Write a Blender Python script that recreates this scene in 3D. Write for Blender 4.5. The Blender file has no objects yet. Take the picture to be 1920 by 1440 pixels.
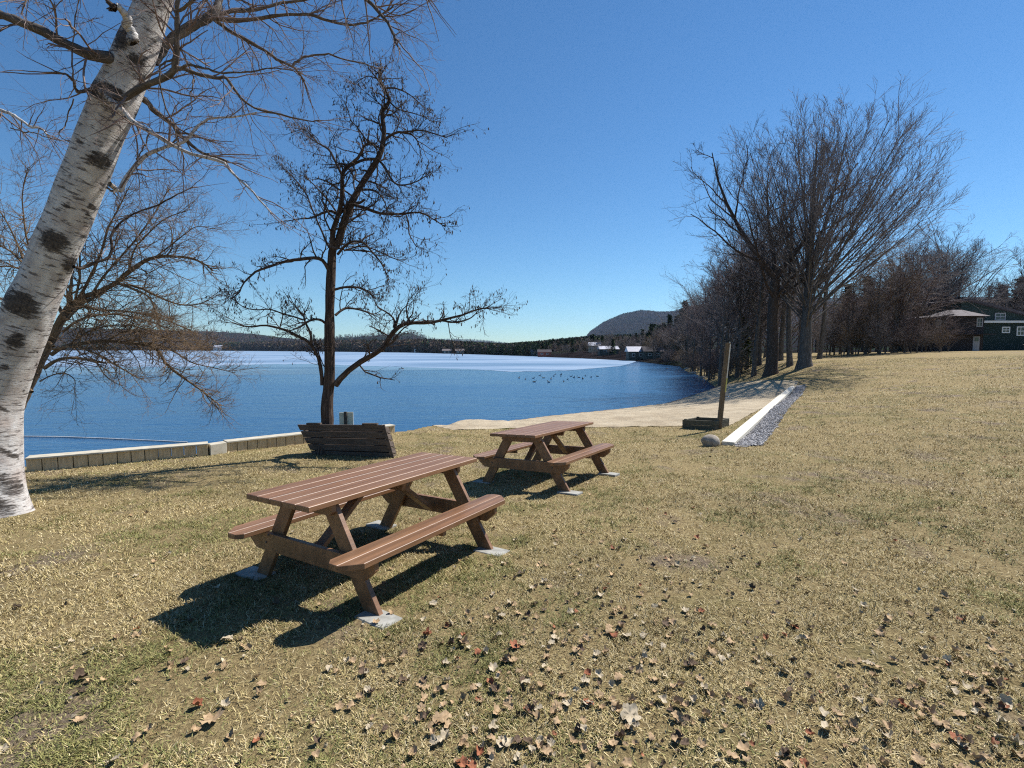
import bpy, math, random
import numpy as np
from mathutils import Vector, Matrix
R = math.radians
random.seed(7)
rng = np.random.default_rng(11)
sc = bpy.context.scene
# ---------------------------------------------------------------- camera
F = 922.0; PIT = 0.0702; H = 1.79; U0, V0 = 960.0, 720.0
cam_d = bpy.data.cameras.new("camera"); cam = bpy.data.objects.new("camera", cam_d)
sc.collection.objects.link(cam); sc.camera = cam
cam.location = (0, 0, H); cam.rotation_euler = (math.pi/2 - PIT, 0, 0)
cam_d.sensor_width = 36; cam_d.lens = 36*F/1920; cam_d.clip_start = 0.05; cam_d.clip_end = 20000
# ---------------------------------------------------------------- light
SUN_AZ = math.atan2(.68, .45); SUN_EL = math.atan2(1, .815)
w = bpy.data.worlds.new("World"); sc.world = w; w.use_nodes = True
nt = w.node_tree; bg = nt.nodes["Background"]
sky = nt.nodes.new("ShaderNodeTexSky"); sky.sky_type = 'NISHITA'; sky.sun_disc = False
sky.sun_elevation = SUN_EL; sky.sun_rotation = SUN_AZ
sky.air_density = 1.0; sky.dust_density = 0.0; sky.ozone_density = 4.0; sky.altitude = 300
hs = nt.nodes.new("ShaderNodeHueSaturation"); hs.inputs['Saturation'].default_value = 1.12
mx = nt.nodes.new("ShaderNodeMix"); mx.data_type = 'RGBA'; mx.blend_type = 'MULTIPLY'; mx.inputs[0].default_value = 1; mx.inputs[7].default_value = (.62, .80, .86, 1)
nt.links.new(sky.outputs[0], hs.inputs['Color']); nt.links.new(hs.outputs[0], mx.inputs[6]); nt.links.new(mx.outputs[2], bg.inputs[0]); bg.inputs[1].default_value = 0.085
sl = bpy.data.lights.new("sun", 'SUN'); sl.energy = 4.6; sl.angle = R(.5); sl.color = (1, .96, .9)
sun = bpy.data.objects.new("sun", sl); sc.collection.objects.link(sun)
sd = Vector((math.sin(SUN_AZ)*math.cos(SUN_EL), math.cos(SUN_AZ)*math.cos(SUN_EL), math.sin(SUN_EL)))
sun.rotation_euler = sd.to_track_quat('Z', 'Y').to_euler()
sc.view_settings.view_transform = 'Standard'; sc.view_settings.look = 'None'
sc.view_settings.exposure = 0.75; sc.view_settings.gamma = 1; sc.view_settings.use_curve_mapping = False
sc.cycles.max_bounces = 5; sc.cycles.diffuse_bounces = 2; sc.cycles.transparent_max_bounces = 4
sc.cycles.use_denoising = False; sc.cycles.pixel_filter_type = 'BLACKMAN_HARRIS'; sc.cycles.filter_width = 1.15; sc.cycles.denoiser = 'OPENIMAGEDENOISE'; sc.cycles.denoising_input_passes = 'RGB_ALBEDO_NORMAL'

# ---------------------------------------------------------------- projection helpers
def ray(u, v):
    b = (V0-v)/F; c, s = math.cos(PIT), math.sin(PIT)
    return np.array([(u-U0)/F, c+s*b, -s+c*b])
def px(u, v, Y):
    d = ray(u, v); t = Y/d[1]
    return np.array([d[0]*t, Y, H+d[2]*t])
WATER = -1.05
def onz(u, v, z):
    d = ray(u, v); t = (z-H)/d[2]
    return np.array([d[0]*t, d[1]*t, z])

# ---------------------------------------------------------------- mesh helpers
col = sc.collection
def make_mesh(name, verts, faces, mat=None, smooth=False, uvs=None, attrs=None):
    """verts Nx3, faces list of int arrays (each MxK) or an array."""
    me = bpy.data.meshes.new(name)
    verts = np.asarray(verts, dtype=np.float32)
    if not isinstance(faces, list): faces = [faces]
    faces = [np.asarray(f, dtype=np.int32) for f in faces if len(f)]
    nl = sum(f.size for f in faces); npoly = sum(len(f) for f in faces)
    me.vertices.add(len(verts)); me.vertices.foreach_set("co", verts.ravel())
    me.loops.add(nl); me.loops.foreach_set("vertex_index", np.concatenate([f.ravel() for f in faces]))
    tot = np.concatenate([np.full(len(f), f.shape[1], dtype=np.int32) for f in faces])
    st = np.concatenate([[0], np.cumsum(tot)[:-1]]).astype(np.int32)
    me.polygons.add(npoly); me.polygons.foreach_set("loop_start", st); me.polygons.foreach_set("loop_total", tot)
    if smooth: me.polygons.foreach_set("use_smooth", np.ones(npoly, dtype=bool))
    me.update(calc_edges=True)
    if uvs is not None:
        uv = me.uv_layers.new(name="uv"); uv.data.foreach_set("uv", np.asarray(uvs, dtype=np.float32).ravel())
    if attrs:
        for k, a in attrs.items():
            a = np.asarray(a, dtype=np.float32)
            if a.ndim == 1:
                at = me.attributes.new(k, 'FLOAT', 'POINT'); at.data.foreach_set("value", a)
            else:
                at = me.attributes.new(k, 'FLOAT_COLOR', 'POINT')
                if a.shape[1] == 3: a = np.concatenate([a, np.ones((len(a), 1), np.float32)], 1)
                at.data.foreach_set("color", a.ravel())
    me.validate()
    if mat: me.materials.append(mat)
    return me
def link(name, data, parent=None, loc=None):
    o = bpy.data.objects.new(name, data); col.objects.link(o)
    if parent: o.parent = parent
    if loc is not None: o.location = loc
    return o
def tag(o, label=None, cat=None, group=None, kind=None):
    if label: o["label"] = label
    if cat: o["category"] = cat
    if group: o["group"] = group
    if kind: o["kind"] = kind
    return o
def thing(name, label, cat, loc=(0, 0, 0), rz=0, group=None):
    o = link(name, None, None, loc); o.rotation_euler = (0, 0, rz)
    return tag(o, label, cat, group)
def copy_tree(o, parent=None):
    c = o.copy(); col.objects.link(c); c.parent = parent
    for ch in list(o.children): copy_tree(ch, c)
    return c
class MB:
    def __init__(s): s.v = []; s.f = []; s.n = 0
    def add(s, v, f):
        v = np.asarray(v, float)
        for q in f: s.f.append([i+s.n for i in q])
        s.v.append(v); s.n += len(v); return s
    def hexa(s, p):   # 8 corners: bottom 4 ccw, top 4 ccw ; small bevel not applied
        return s.add(p, [(3,2,1,0),(4,5,6,7),(0,1,5,4),(1,2,6,5),(2,3,7,6),(3,0,4,7)])
    def box(s, x0, x1, y0, y1, z0, z1):
        return s.hexa([(x0,y0,z0),(x1,y0,z0),(x1,y1,z0),(x0,y1,z0),(x0,y0,z1),(x1,y0,z1),(x1,y1,z1),(x0,y1,z1)])
    def prism(s, poly, axis, a, b):
        """extrude 2D polygon along axis between a and b. axis 0: poly=(y,z); 1: (x,z); 2: (x,y)"""
        def P(q, t):
            return {0: (t, q[0], q[1]), 1: (q[0], t, q[1]), 2: (q[0], q[1], t)}[axis]
        n = len(poly); v = [P(q, a) for q in poly]+[P(q, b) for q in poly]
        f = [tuple(range(n-1, -1, -1)), tuple(range(n, 2*n))]+[(i, (i+1) % n, n+(i+1) % n, n+i) for i in range(n)]
        return s.add(v, f)
    def bar(s, p, q, wd, th, side):
        """rectangular bar from p to q; side = direction of width"""
        p = np.array(p, float); q = np.array(q, float); side = np.array(side, float)
        d = (q-p)/np.linalg.norm(q-p); side = side-d*(side@d); side /= np.linalg.norm(side); t = np.cross(d, side)
        c = []
        for e in (p, q):
            for a, b in ((-1,-1),(1,-1),(1,1),(-1,1)): c.append(e+side*a*wd/2+t*b*th/2)
        return s.hexa(c)
    def mesh(s, name, mat, bevel=0, M=None, smooth=False):
        me = bpy.data.meshes.new(name); v = np.concatenate(s.v)
        me.from_pydata(v.tolist(), [], s.f); me.materials.append(mat)
        import bmesh
        bm = bmesh.new(); bm.from_mesh(me); bmesh.ops.recalc_face_normals(bm, faces=bm.faces)
        if bevel: bmesh.ops.bevel(bm, geom=list(bm.edges), offset=bevel, segments=1, affect='EDGES', profile=.5)
        bm.to_mesh(me); bm.free()
        if smooth:
            for p in me.polygons: p.use_smooth = True
        return me
    def build(s, name, mat, parent=None, bevel=0, loc=None):
        return link(name, s.mesh(name, mat, bevel), parent, loc)

# ---------------------------------------------------------------- material helpers
def newmat(name):
    m = bpy.data.materials.new(name); m.use_nodes = True; t = m.node_tree
    return m, t, t.nodes["Principled BSDF"]
def N(t, typ, **k):
    n = t.nodes.new(typ)
    for a, b in k.items():
        if a in ('operation', 'blend_type', 'noise_dimensions', 'feature', 'attribute_name', 'data_type', 'wave_type', 'bands_direction', 'distance', 'musgrave_type', 'interpolation_type'): setattr(n, a, b)
        else: n.inputs[a.replace('_', ' ')].default_value = b
    return n
def ramp(t, fac, stops, interp='LINEAR'):
    n = t.nodes.new("ShaderNodeValToRGB"); n.color_ramp.interpolation = interp
    e = n.color_ramp.elements
    while len(e) < len(stops): e.new(.5)
    for i, (p, c) in enumerate(stops):
        e[i].position = p; e[i].color = (c, c, c, 1) if isinstance(c, (int, float)) else (*c, 1)
    t.links.new(fac, n.inputs[0]); return n.outputs[0]
def coords(t, kind='Object', scale=(1, 1, 1)):
    c = t.nodes.new("ShaderNodeTexCoord"); m = t.nodes.new("ShaderNodeMapping"); m.inputs['Scale'].default_value = scale
    t.links.new(c.outputs[kind], m.inputs[0]); return m.outputs[0]
def geopos(t, scale=(1, 1, 1)):
    c = t.nodes.new("ShaderNodeNewGeometry"); m = t.nodes.new("ShaderNodeMapping"); m.inputs['Scale'].default_value = scale
    t.links.new(c.outputs['Position'], m.inputs[0]); return m.outputs[0]
def noise(t, vec, scale, detail=4, rough=.55, dist=0):
    n = t.nodes.new("ShaderNodeTexNoise"); n.inputs['Scale'].default_value = scale; n.inputs['Detail'].default_value = detail
    n.inputs['Roughness'].default_value = rough; n.inputs['Distortion'].default_value = dist
    t.links.new(vec, n.inputs['Vector']); return n.outputs[0]
def mix(t, fac, a, b, mode='MIX'):
    n = t.nodes.new("ShaderNodeMix"); n.data_type = 'RGBA'; n.blend_type = mode
    for k, x in ((0, fac), (6, a), (7, b)):
        s = n.inputs[k]
        if isinstance(x, (int, float)): s.default_value = x if k == 0 else (x, x, x, 1)
        elif isinstance(x, tuple): s.default_value = (*x, 1)
        else: t.links.new(x, s)
    return n.outputs[2]
def math_(t, op, a, b=None):
    n = t.nodes.new("ShaderNodeMath"); n.operation = op
    for s, x in ((n.inputs[0], a), (n.inputs[1], b)):
        if x is None: continue
        if isinstance(x, (int, float)): s.default_value = x
        else: t.links.new(x, s)
    return n.outputs[0]
def bump(t, bsdf, h, strength=.5, dist=.01):
    n = t.nodes.new("ShaderNodeBump"); n.inputs['Strength'].default_value = strength; n.inputs['Distance'].default_value = dist
    t.links.new(h, n.inputs['Height']); t.links.new(n.outputs[0], bsdf.inputs['Normal'])
def attr(t, name, out='Color'):
    n = t.nodes.new("ShaderNodeAttribute"); n.attribute_name = name; return n.outputs[out]
def simple(name, c1, c2, scale=8, rough=.8, stretch=(1, 1, 1), bmp=.3, bd=.01, detail=5, spec=.3):
    m, t, b = newmat(name); v = coords(t, 'Object', stretch); n = noise(t, v, scale, detail)
    t.links.new(ramp(t, n, [(.3, c1), (.7, c2)]), b.inputs['Base Color']); b.inputs['Roughness'].default_value = rough
    b.inputs['Specular IOR Level'].default_value = spec
    if bmp: bump(t, b, n, bmp, bd)
    return m
M = {}
# ground (lawn soil under the blades)
def lawn_colour(t):
    p = geopos(t)
    big = noise(t, p, .35, 5, .6); mid = noise(t, p, 1.7, 5, .65); fine = noise(t, p, 28, 6, .75); vf = noise(t, p, 110, 3, .8)
    base = ramp(t, fine, [(.25, (.13, .092, .045)), (.45, (.29, .215, .105)), (.62, (.42, .33, .165)), (.8, (.58, .48, .28))])
    green = ramp(t, fine, [(.3, (.06, .065, .02)), (.6, (.20, .19, .07)), (.8, (.34, .30, .14))])
    bare = ramp(t, fine, [(.3, (.13, .095, .075)), (.6, (.26, .20, .16)), (.8, (.40, .33, .28))])
    gm = ramp(t, math_(t, 'ADD', math_(t, 'MULTIPLY', big, .5), math_(t, 'MULTIPLY', mid, .5)), [(.50, 0), (.64, .6)])
    c = mix(t, gm, base, green)
    m2 = noise(t, geopos(t, (1.3, 1, 1)), .8, 4, .6)
    bm_ = ramp(t, m2, [(.56, 0), (.66, .75)])
    c = mix(t, bm_, c, bare)
    dk = ramp(t, vf, [(.32, .32), (.55, 1.0)])
    return mix(t, 1.0, c, dk, 'MULTIPLY'), fine, vf
m, t, b = newmat('lawn'); c, fine, vf = lawn_colour(t); t.links.new(c, b.inputs['Base Color'])
b.inputs['Roughness'].default_value = .95; b.inputs['Specular IOR Level'].default_value = .1
bump(t, b, math_(t, 'ADD', fine, math_(t, 'MULTIPLY', vf, .4)), .9, .035); M['lawn'] = m
# blades coloured per blade
m, t, b = newmat('grass_blade'); t.links.new(attr(t, 'tint'), b.inputs['Base Color']); b.inputs['Roughness'].default_value = .7
b.inputs['Specular IOR Level'].default_value = .2; M['blade'] = m
# vertex coloured forest
m, t, b = newmat('forest'); t.links.new(attr(t, 'tint'), b.inputs['Base Color']); b.inputs['Roughness'].default_value = .95
b.inputs['Specular IOR Level'].default_value = .05; M['forest'] = m
# far terrain canopy
m, t, b = newmat('woodland_floor'); p = geopos(t)
n1 = noise(t, p, .012, 5, .6); n2 = noise(t, p, .09, 6, .8)
c1 = ramp(t, n2, [(.3, (.010, .010, .011)), (.5, (.022, .019, .021)), (.7, (.042, .034, .034))])
c2 = ramp(t, n2, [(.3, (.012, .022, .012)), (.6, (.035, .055, .028))])
t.links.new(mix(t, ramp(t, n1, [(.48, 0), (.6, .8)]), c1, c2), b.inputs['Base Color']); b.inputs['Roughness'].default_value = 1
b.inputs['Specular IOR Level'].default_value = 0; bump(t, b, n2, 1, 6); M['far'] = m
# sand
m, t, b = newmat('beach_sand'); p = geopos(t)
n1 = noise(t, p, 1.2, 5, .6); n2 = noise(t, p, 90, 4, .8); n3 = noise(t, geopos(t, (1, 1.6, 1)), 6, 4, .6)
c = ramp(t, n1, [(.35, (.36, .29, .20)), (.65, (.50, .42, .30))])
c = mix(t, .8, c, ramp(t, n2, [(.3, .6), (.6, 1.05)]), 'MULTIPLY')
deb = ramp(t, noise(t, p, 14, 5, .8), [(.66, 0), (.72, .7)])
c = mix(t, deb, c, (.17, .12, .07))
edge = attr(t, 'wet', 'Fac'); wn = math_(t, 'ADD', edge, math_(t, 'MULTIPLY', math_(t, 'SUBTRACT', noise(t, p, 3.5, 6, .7), .5), .9))
c = mix(t, ramp(t, wn, [(.78, 0), (1.0, .85)]), c, (.13, .085, .055))
t.links.new(c, b.inputs['Base Color']); b.inputs['Roughness'].default_value = .95; b.inputs['Specular IOR Level'].default_value = .1
bump(t, b, math_(t, 'ADD', n3, math_(t, 'MULTIPLY', n2, .2)), 1, .06); M['sand'] = m
# water
m, t, b = newmat('lake_water'); b.inputs['Base Color'].default_value = (.014, .066, .155, 1); b.inputs['Roughness'].default_value = .06
b.inputs['IOR'].default_value = 1.33; b.inputs['Specular IOR Level'].default_value = .5
p1 = geopos(t, (1.0, 2.2, 1)); w1 = noise(t, p1, 2.2, 4, .65, .4); w2 = noise(t, geopos(t, (.6, 1.5, 1)), .45, 3, .6)
w3 = noise(t, geopos(t, (.25, 1, 1)), .05, 3, .5)
hgt = math_(t, 'ADD', math_(t, 'MULTIPLY', w1, .10), math_(t, 'MULTIPLY', w2, .35))
bump(t, b, hgt, 1.0, .28)
t.links.new(ramp(t, w3, [(.35, .12), (.65, .24)]), b.inputs['Roughness']); M['water'] = m
# ice
m, t, b = newmat('lake_ice'); p = geopos(t, (.35, 1, 1)); n = noise(t, p, .06, 5, .6, .6)
t.links.new(ramp(t, n, [(.34, (.10, .18, .28)), (.5, (.18, .26, .37)), (.64, (.27, .35, .45))]), b.inputs['Base Color'])
b.inputs['Roughness'].default_value = .6; b.inputs['Specular IOR Level'].default_value = .15; M['ice'] = m
m, t, b = newmat('thin_ice'); p = geopos(t, (.3, 1, 1)); n = noise(t, p, .09, 5, .6, .8)
t.links.new(ramp(t, n, [(.35, (.10, .19, .28)), (.65, (.17, .26, .34))]), b.inputs['Base Color'])
b.inputs['Roughness'].default_value = .25; b.inputs['Alpha'].default_value = 1.0
al = attr(t, 'edge', 'Fac'); t.links.new(math_(t, 'MULTIPLY', ramp(t, math_(t, 'ADD', al, math_(t, 'MULTIPLY', math_(t, 'SUBTRACT', n, .5), 1.3)), [(.25, 0), (.75, 1)]), .85), b.inputs['Alpha'])
M['thin'] = m
# birch bark (uv: u metres around, v metres along)
m, t, b = newmat('birch_bark')
def uvc(t, sx, sy):
    c = t.nodes.new("ShaderNodeUVMap"); mp = t.nodes.new("ShaderNodeMapping"); mp.inputs['Scale'].default_value = (sx, sy, 1)
    t.links.new(c.outputs[0], mp.inputs[0]); return mp.outputs[0]
nA = noise(t, uvc(t, 5, 5), 1, 5, .6); nB = noise(t, uvc(t, 3.2, 26), 1, 6, .7, .25); nC = noise(t, uvc(t, 14, 110), 1, 4, .7); nD = noise(t, uvc(t, 1.6, 2.2), 1, 4, .6)
c = ramp(t, nA, [(.3, (.34, .30, .28)), (.55, (.52, .49, .46)), (.75, (.66, .64, .62))])
c = mix(t, ramp(t, nD, [(.5, 0), (.72, .55)]), c, (.42, .31, .25))
c = mix(t, ramp(t, nC, [(.30, .65), (.42, 0)]), c, (.20, .16, .14))
sl_ = ramp(t, nB, [(.41, 1), (.455, 0)])
c = mix(t, math_(t, 'MULTIPLY', sl_, .85), c, (.07, .055, .05))
scar = attr(t, 'scar', 'Fac'); sn = math_(t, 'ADD', scar, math_(t, 'MULTIPLY', math_(t, 'SUBTRACT', noise(t, uvc(t, 5, 30), 1, 6, .8), .5), 2.0))
c = mix(t, ramp(t, sn, [(.5, 0), (.72, .93)]), c, ramp(t, noise(t, uvc(t, 30, 30), 1, 4), [(.4, (.018, .014, .012)), (.7, (.09, .07, .055))]))
t.links.new(c, b.inputs['Base Color']); b.inputs['Roughness'].default_value = .75; b.inputs['Specular IOR Level'].default_value = .2
bump(t, b, math_(t, 'ADD', nB, math_(t, 'MULTIPLY', nC, .7)), .8, .012); M['birch'] = m
# rough bark
def bark(name, c1, c2, c3, sc_=(10, 2.2)):
    m, t, b = newmat(name); n = noise(t, uvc(t, sc_[0], sc_[1]), 1, 6, .7, .6); n2 = noise(t, uvc(t, sc_[0]*4, sc_[1]*4), 1, 4, .7)
    t.links.new(ramp(t, math_(t, 'ADD', math_(t, 'MULTIPLY', n, .7), math_(t, 'MULTIPLY', n2, .3)), [(.34, c1), (.5, c2), (.68, c3)]), b.inputs['Base Color'])
    b.inputs['Roughness'].default_value = .95; b.inputs['Specular IOR Level'].default_value = .1; bump(t, b, n, 1, .025); return m
M['bark_dark'] = bark('dark_furrowed_bark', (.018, .014, .012), (.07, .05, .04), (.20, .15, .12), (22, 2.5))
M['bark_grey'] = bark('grey_bark', (.035, .03, .028), (.11, .095, .085), (.22, .195, .175))
M['bark_limb'] = bark('branch_bark', (.05, .038, .03), (.13, .10, .08), (.26, .22, .19), (20, 8))
M['bark_tan'] = bark('tan_bark', (.05, .035, .022), (.17, .115, .07), (.30, .22, .14), (14, 4))
M['twig'] = simple('twig', (.075, .045, .04), (.15, .10, .085), 6, bmp=0)
M['twig_pale'] = simple('pale_twig', (.10, .065, .055), (.24, .18, .16), 3, bmp=0)
M['twig_dark'] = simple('dark_twig', (.03, .022, .02), (.075, .055, .045), 6, bmp=0)
M['twig_grey'] = simple('grey_twig', (.12, .10, .10), (.23, .195, .185), .6, bmp=0)
M['twig_tan'] = simple('tan_twig', (.11, .07, .04), (.23, .155, .09), 3, bmp=0)
M['twig_red'] = simple('purplish_twig', (.095, .062, .06), (.17, .12, .115), 3, bmp=0)

# ---------------------------------------------------------------- terrain function
def smooth(a, b, x):
    t_ = np.clip((x-a)/(b-a), 0, 1); return t_*t_*(3-2*t_)
CP = np.array([(0,0,.13),(-1.11,4.05,0),(.52,7.15,-.105),(2.5,3,.11),(-5.6,5.2,-.14),(-8.7,9,-.38),(-4.95,11.6,-.42),(-3.25,13.3,-.45),
 (0,14,-.48),(3.65,14,-.42),(4.5,10.2,-.20),(5.5,13.1,-.30),(8.5,16.3,-.12),(12.4,22,0.0),(15.8,27,.12),(19,32,.62),(17.4,33,.50),(29,42,1.2),(35,44,1.52),
 (45.8,44,1.92),(60,60,2.6),(7,6,.10),(12,10,.36),(20,16,.85),(30,22,1.35),(40,28,1.75),(16,2,.75),(9,12,.05),(-9,0,-.05),(0,-10,.5),(12,-10,1.1),(-14,-10,.2),(-14,10,-.35),(30,60,1.2),(20,45,.6)])
def tps_fit(P):
    n = len(P); d = np.linalg.norm(P[:, None, :2]-P[None, :, :2], axis=2); K = np.where(d > 0, d*d*np.log(d+1e-9), 0)+np.eye(n)*.5
    Q = np.c_[np.ones(n), P[:, :2]]; A = np.block([[K, Q], [Q.T, np.zeros((3, 3))]])
    return np.linalg.solve(A, np.r_[P[:, 2], 0, 0, 0])
TW = tps_fit(CP)
def tps(x, y):
    z = TW[-3]+TW[-2]*x+TW[-1]*y
    for i, (a, b_, _) in enumerate(CP):
        r2 = (x-a)**2+(y-b_)**2+1e-9; z = z+TW[i]*r2*.5*np.log(r2)
    return z
# lake outline: (u, v, slope of the bank)
def wpt(u, v): q = onz(u, v, WATER); return (q[0], q[1])
SH = [(-8.75,9.02,9),(-4.95,11.66,9),(-3.15,13.45,9),(-2.9,13.75,6),(-2.7,15.0,.6)]
for u, v, s in [(800,805,.16),(850,802,.14),(960,790,.125),(1040,780,.12),(1160,768,.12),(1250,757,.13),(1290,745,.16),(1345,727,.3),(1330,716,.35),(1312,704,.3),(1290,697,.25),
    (1275,687,.25),(1240,683,.15),(1190,677,.1),(1150,675,.1),(1090,672,.1),(1030,670,.1),(1000,668,.1),(880,664,.1),(780,661.2,.1),(660,659.8,.1),(500,658.2,.1)]:
    a, b_ = wpt(u, v); SH.append((a, b_, s))
SH += [(-900,1310,.1),(-1700,1300,.1),(-2600,800,.1),(-900,100,.1),(-300,40,.2),(-60,22,.3),(-26,16,.4),(-17,14,.8),(-13,12.1,1.2),(-10.6,9.9,3)]
SH = np.array(SH)
def shore(x, y):
    """signed distance to the shoreline (positive on land) and local bank slope"""
    best = np.full(x.shape, 1e18); sl = np.zeros(x.shape); ins = np.zeros(x.shape, bool); n = len(SH)
    for i in range(n):
        a = SH[i]; b_ = SH[(i+1) % n]; e = b_[:2]-a[:2]
        t_ = np.clip(((x-a[0])*e[0]+(y-a[1])*e[1])/(e@e), 0, 1)
        d2 = (x-a[0]-t_*e[0])**2+(y-a[1]-t_*e[1])**2; k = d2 < best
        best = np.where(k, d2, best); sl = np.where(k, a[2]+(b_[2]-a[2])*t_, sl)
        c = ((a[1] > y) != (b_[1] > y)) & (x < (b_[0]-a[0])*(y-a[1])/(b_[1]-a[1]+1e-12)+a[0]); ins ^= c
    d = np.sqrt(best); return np.where(ins, -d, d), sl
def ridge(x, y, Yr, wf, wb, prof, tree=0):
    yy = np.maximum(y, 1.0); u = U0+F*x/yy; pu = np.array([p[0] for p in prof], float); pv = np.array([p[1] for p in prof], float)
    v = np.interp(u, pu, pv); top = (655-v)/F*Yr+H-tree
    fall = np.where(y < Yr, smooth(Yr-wf, Yr, y), 1-smooth(Yr, Yr+wb, y))
    return np.where(y > 1, np.maximum(top, 0)*fall, 0)
RL = [(-900,560),(-200,562),(120,572),(160,575),(200,580),(300,600),(360,610),(450,622),(520,632),(570,637),(640,645),(720,655),(780,660)]
RM = [(540,655),(600,640),(640,634),(700,630),(740,626),(775,626),(800,634),(830,644),(860,652),(900,660)]
RM2 = [(700,655),(760,640),(850,638),(900,640),(945,645),(1000,655)]
RR = [(900,660),(945,646),(1000,640),(1060,633),(1105,631),(1160,630),(1300,627),(1500,610),(3000,590)]
RMT = [(1080,660),(1105,627),(1130,610),(1165,595),(1200,588),(1235,591),(1260,590),(1290,582),(1400,565),(1700,560),(3000,570)]
def hills(x, y):
    z = np.maximum(ridge(x, y, 1950, 620, 900, RL, 1), ridge(x, y, 2100, 900, 900, RM, 2))
    z = np.maximum(z, ridge(x, y, 4300, 1800, 1500, RM2))
    z = np.maximum(z, ridge(x, y, 1300, 1000, 900, RR, 9)); return np.maximum(z, ridge(x, y, 3300, 1800, 1500, RMT))
def ground(x, y):
    x = np.asarray(x, float); y = np.asarray(y, float); r = np.hypot(x, y)
    d, s = shore(x, y)
    near = tps(np.clip(x, -60, 70), np.clip(y, -40, 75)); m_ = smooth(45, 95, r)
    up = near*(1-m_)+(1.2+hills(x, y))*m_
    und = (np.sin(x*1.9+np.sin(y*1.3))*np.sin(y*2.3+1)*.004+np.sin(x*.7+2)*np.sin(y*.6)*.008)*(1-smooth(20, 60, r))
    up = up+und
    bank = WATER+.02+s*d
    k = .12; h = np.clip(.5+.5*(bank-up)/k, 0, 1); land = bank*(1-h)+up*h-k*h*(1-h)
    wet = np.maximum(WATER-.25*np.abs(d)*np.maximum(s, .3), WATER-3)
    return np.where(d > 0, land, wet)
def gz(x, y): return float(ground(np.array([x]), np.array([y]))[0])
def gnd(u, v, lo=1.2, hi=160):
    Y = np.exp(np.linspace(math.log(lo), math.log(hi), 900)); d = ray(u, v); x = d[0]*Y/d[1]; z = H+d[2]*Y/d[1]
    g = ground(x, Y); k = np.where(z <= g)[0]
    if len(k) == 0: i = len(Y)-1
    else: i = max(k[0], 1)
    a, b_ = (z[i-1]-g[i-1]), (z[i]-g[i]); t_ = a/(a-b_) if a != b_ else 0
    yy = Y[i-1]+(Y[i]-Y[i-1])*t_; xx = d[0]*yy/d[1]; return np.array([xx, yy, gz(xx, yy)])

# ---------------------------------------------------------------- ground sheet (polar grid)
nr, na = 470, 840
rr = np.concatenate([[0.0], np.exp(np.linspace(math.log(.4), math.log(60), 340)), np.exp(np.linspace(math.log(61.5), math.log(9000), nr-341))])
# denser in front of the camera
tt = np.linspace(0, 1, na, endpoint=False); ang = 2*math.pi*tt-0.75*np.sin(2*math.pi*tt)
A_, R_ = np.meshgrid(ang, rr); X = R_*np.sin(A_); Yv = R_*np.cos(A_)
Z = ground(X.ravel(), Yv.ravel()).reshape(X.shape)
V = np.stack([X, Yv, Z], 2).reshape(-1, 3)
i, j = np.meshgrid(np.arange(nr-1), np.arange(na), indexing='ij'); j2 = (j+1) % na
Fq = np.stack([i*na+j, (i+1)*na+j, (i+1)*na+j2, i*na+j2], 2).reshape(-1, 4)[:, ::-1]
me = make_mesh('ground', V, Fq, M['lawn'], True); me.materials.append(M['far'])
cen = V[Fq].mean(1); rc = np.hypot(cen[:, 0], cen[:, 1]); u_c = U0+F*cen[:, 0]/np.maximum(cen[:, 1], .01)
mi = ((rc > 75)).astype(np.int32); me.polygons.foreach_set("material_index", mi)
tag(link('ground', me), 'brown and olive lawn sloping down to the lake', kind='structure')
# ---------------------------------------------------------------- lake
a_ = 7000
me = make_mesh('lake', [(-a_,-200,WATER),(a_,-200,WATER),(a_,a_,WATER),(-a_,a_,WATER)], np.array([(0,1,2,3)]), M["water"])
tag(link('lake', me), 'blue rippled lake water', kind='structure')
def sheet(name, top, bottom, z, mat, n=160, k=10, attrn=None):
    """sheet between two pixel polylines on the water plane"""
    def res(pl):
        P = np.array([onz(u, v, z)[:2] for u, v in pl]); us = np.array([q[0] for q in pl]); g = np.linspace(us[0], us[-1], n)
        v = np.interp(g, us, [q[1] for q in pl]); v = v+np.interp(g, np.arange(us[0], us[-1], 9), rng.normal(0, 1, len(np.arange(us[0], us[-1], 9))))*np.clip((v-655)*.006, .01, .35)
        return np.array([onz(a, b_, z) for a, b_ in zip(g, v)])
    T = res(top); B = res(bottom); s = np.linspace(0, 1, k)[:, None, None]; P = T[None]*(1-s)+B[None]*s; P[..., 2] = z
    i, j = np.meshgrid(np.arange(k-1), np.arange(n-1), indexing='ij')
    f = np.stack([i*n+j, (i+1)*n+j, (i+1)*n+j+1, i*n+j+1], 2).reshape(-1, 4)
    ed = np.broadcast_to(1-s, (k, n, 1)).ravel()
    return link(name, make_mesh(name, P.reshape(-1, 3), f, mat, True, attrs={'edge': ed}))
far_u = [(-500,656.6),(330,656.9),(500,658.0),(660,659.5),(780,660.9),(880,663.6),(1000,667.5),(1090,671),(1150,673.8),(1180,675.6),(1192,677.2)]
ice_lo = [(-500,690),(330,688),(500,683),(600,682),(650,685),(760,688),(880,692),(960,697),(1060,695),(1120,690),(1165,686),(1180,682),(1192,678)]
o = sheet('ice_sheet', far_u, ice_lo, WATER+.02, M['ice'], 400, 14)
tag(o, 'pale blue white ice covering the far half of the lake', kind='structure')
thin_t = [(-500,690),(330,688),(500,683),(600,682),(650,685),(760,688),(880,692),(980,697)]
thin_b = [(-500,745),(330,738),(500,728),(600,716),(650,713),(760,704),(880,697),(980,697.5)]
o = sheet('thin_ice', thin_t, thin_b, WATER+.012, M['thin'], 300, 30)
tag(o, 'teal blue thin ice between the white ice and open water', kind='structure')

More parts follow.
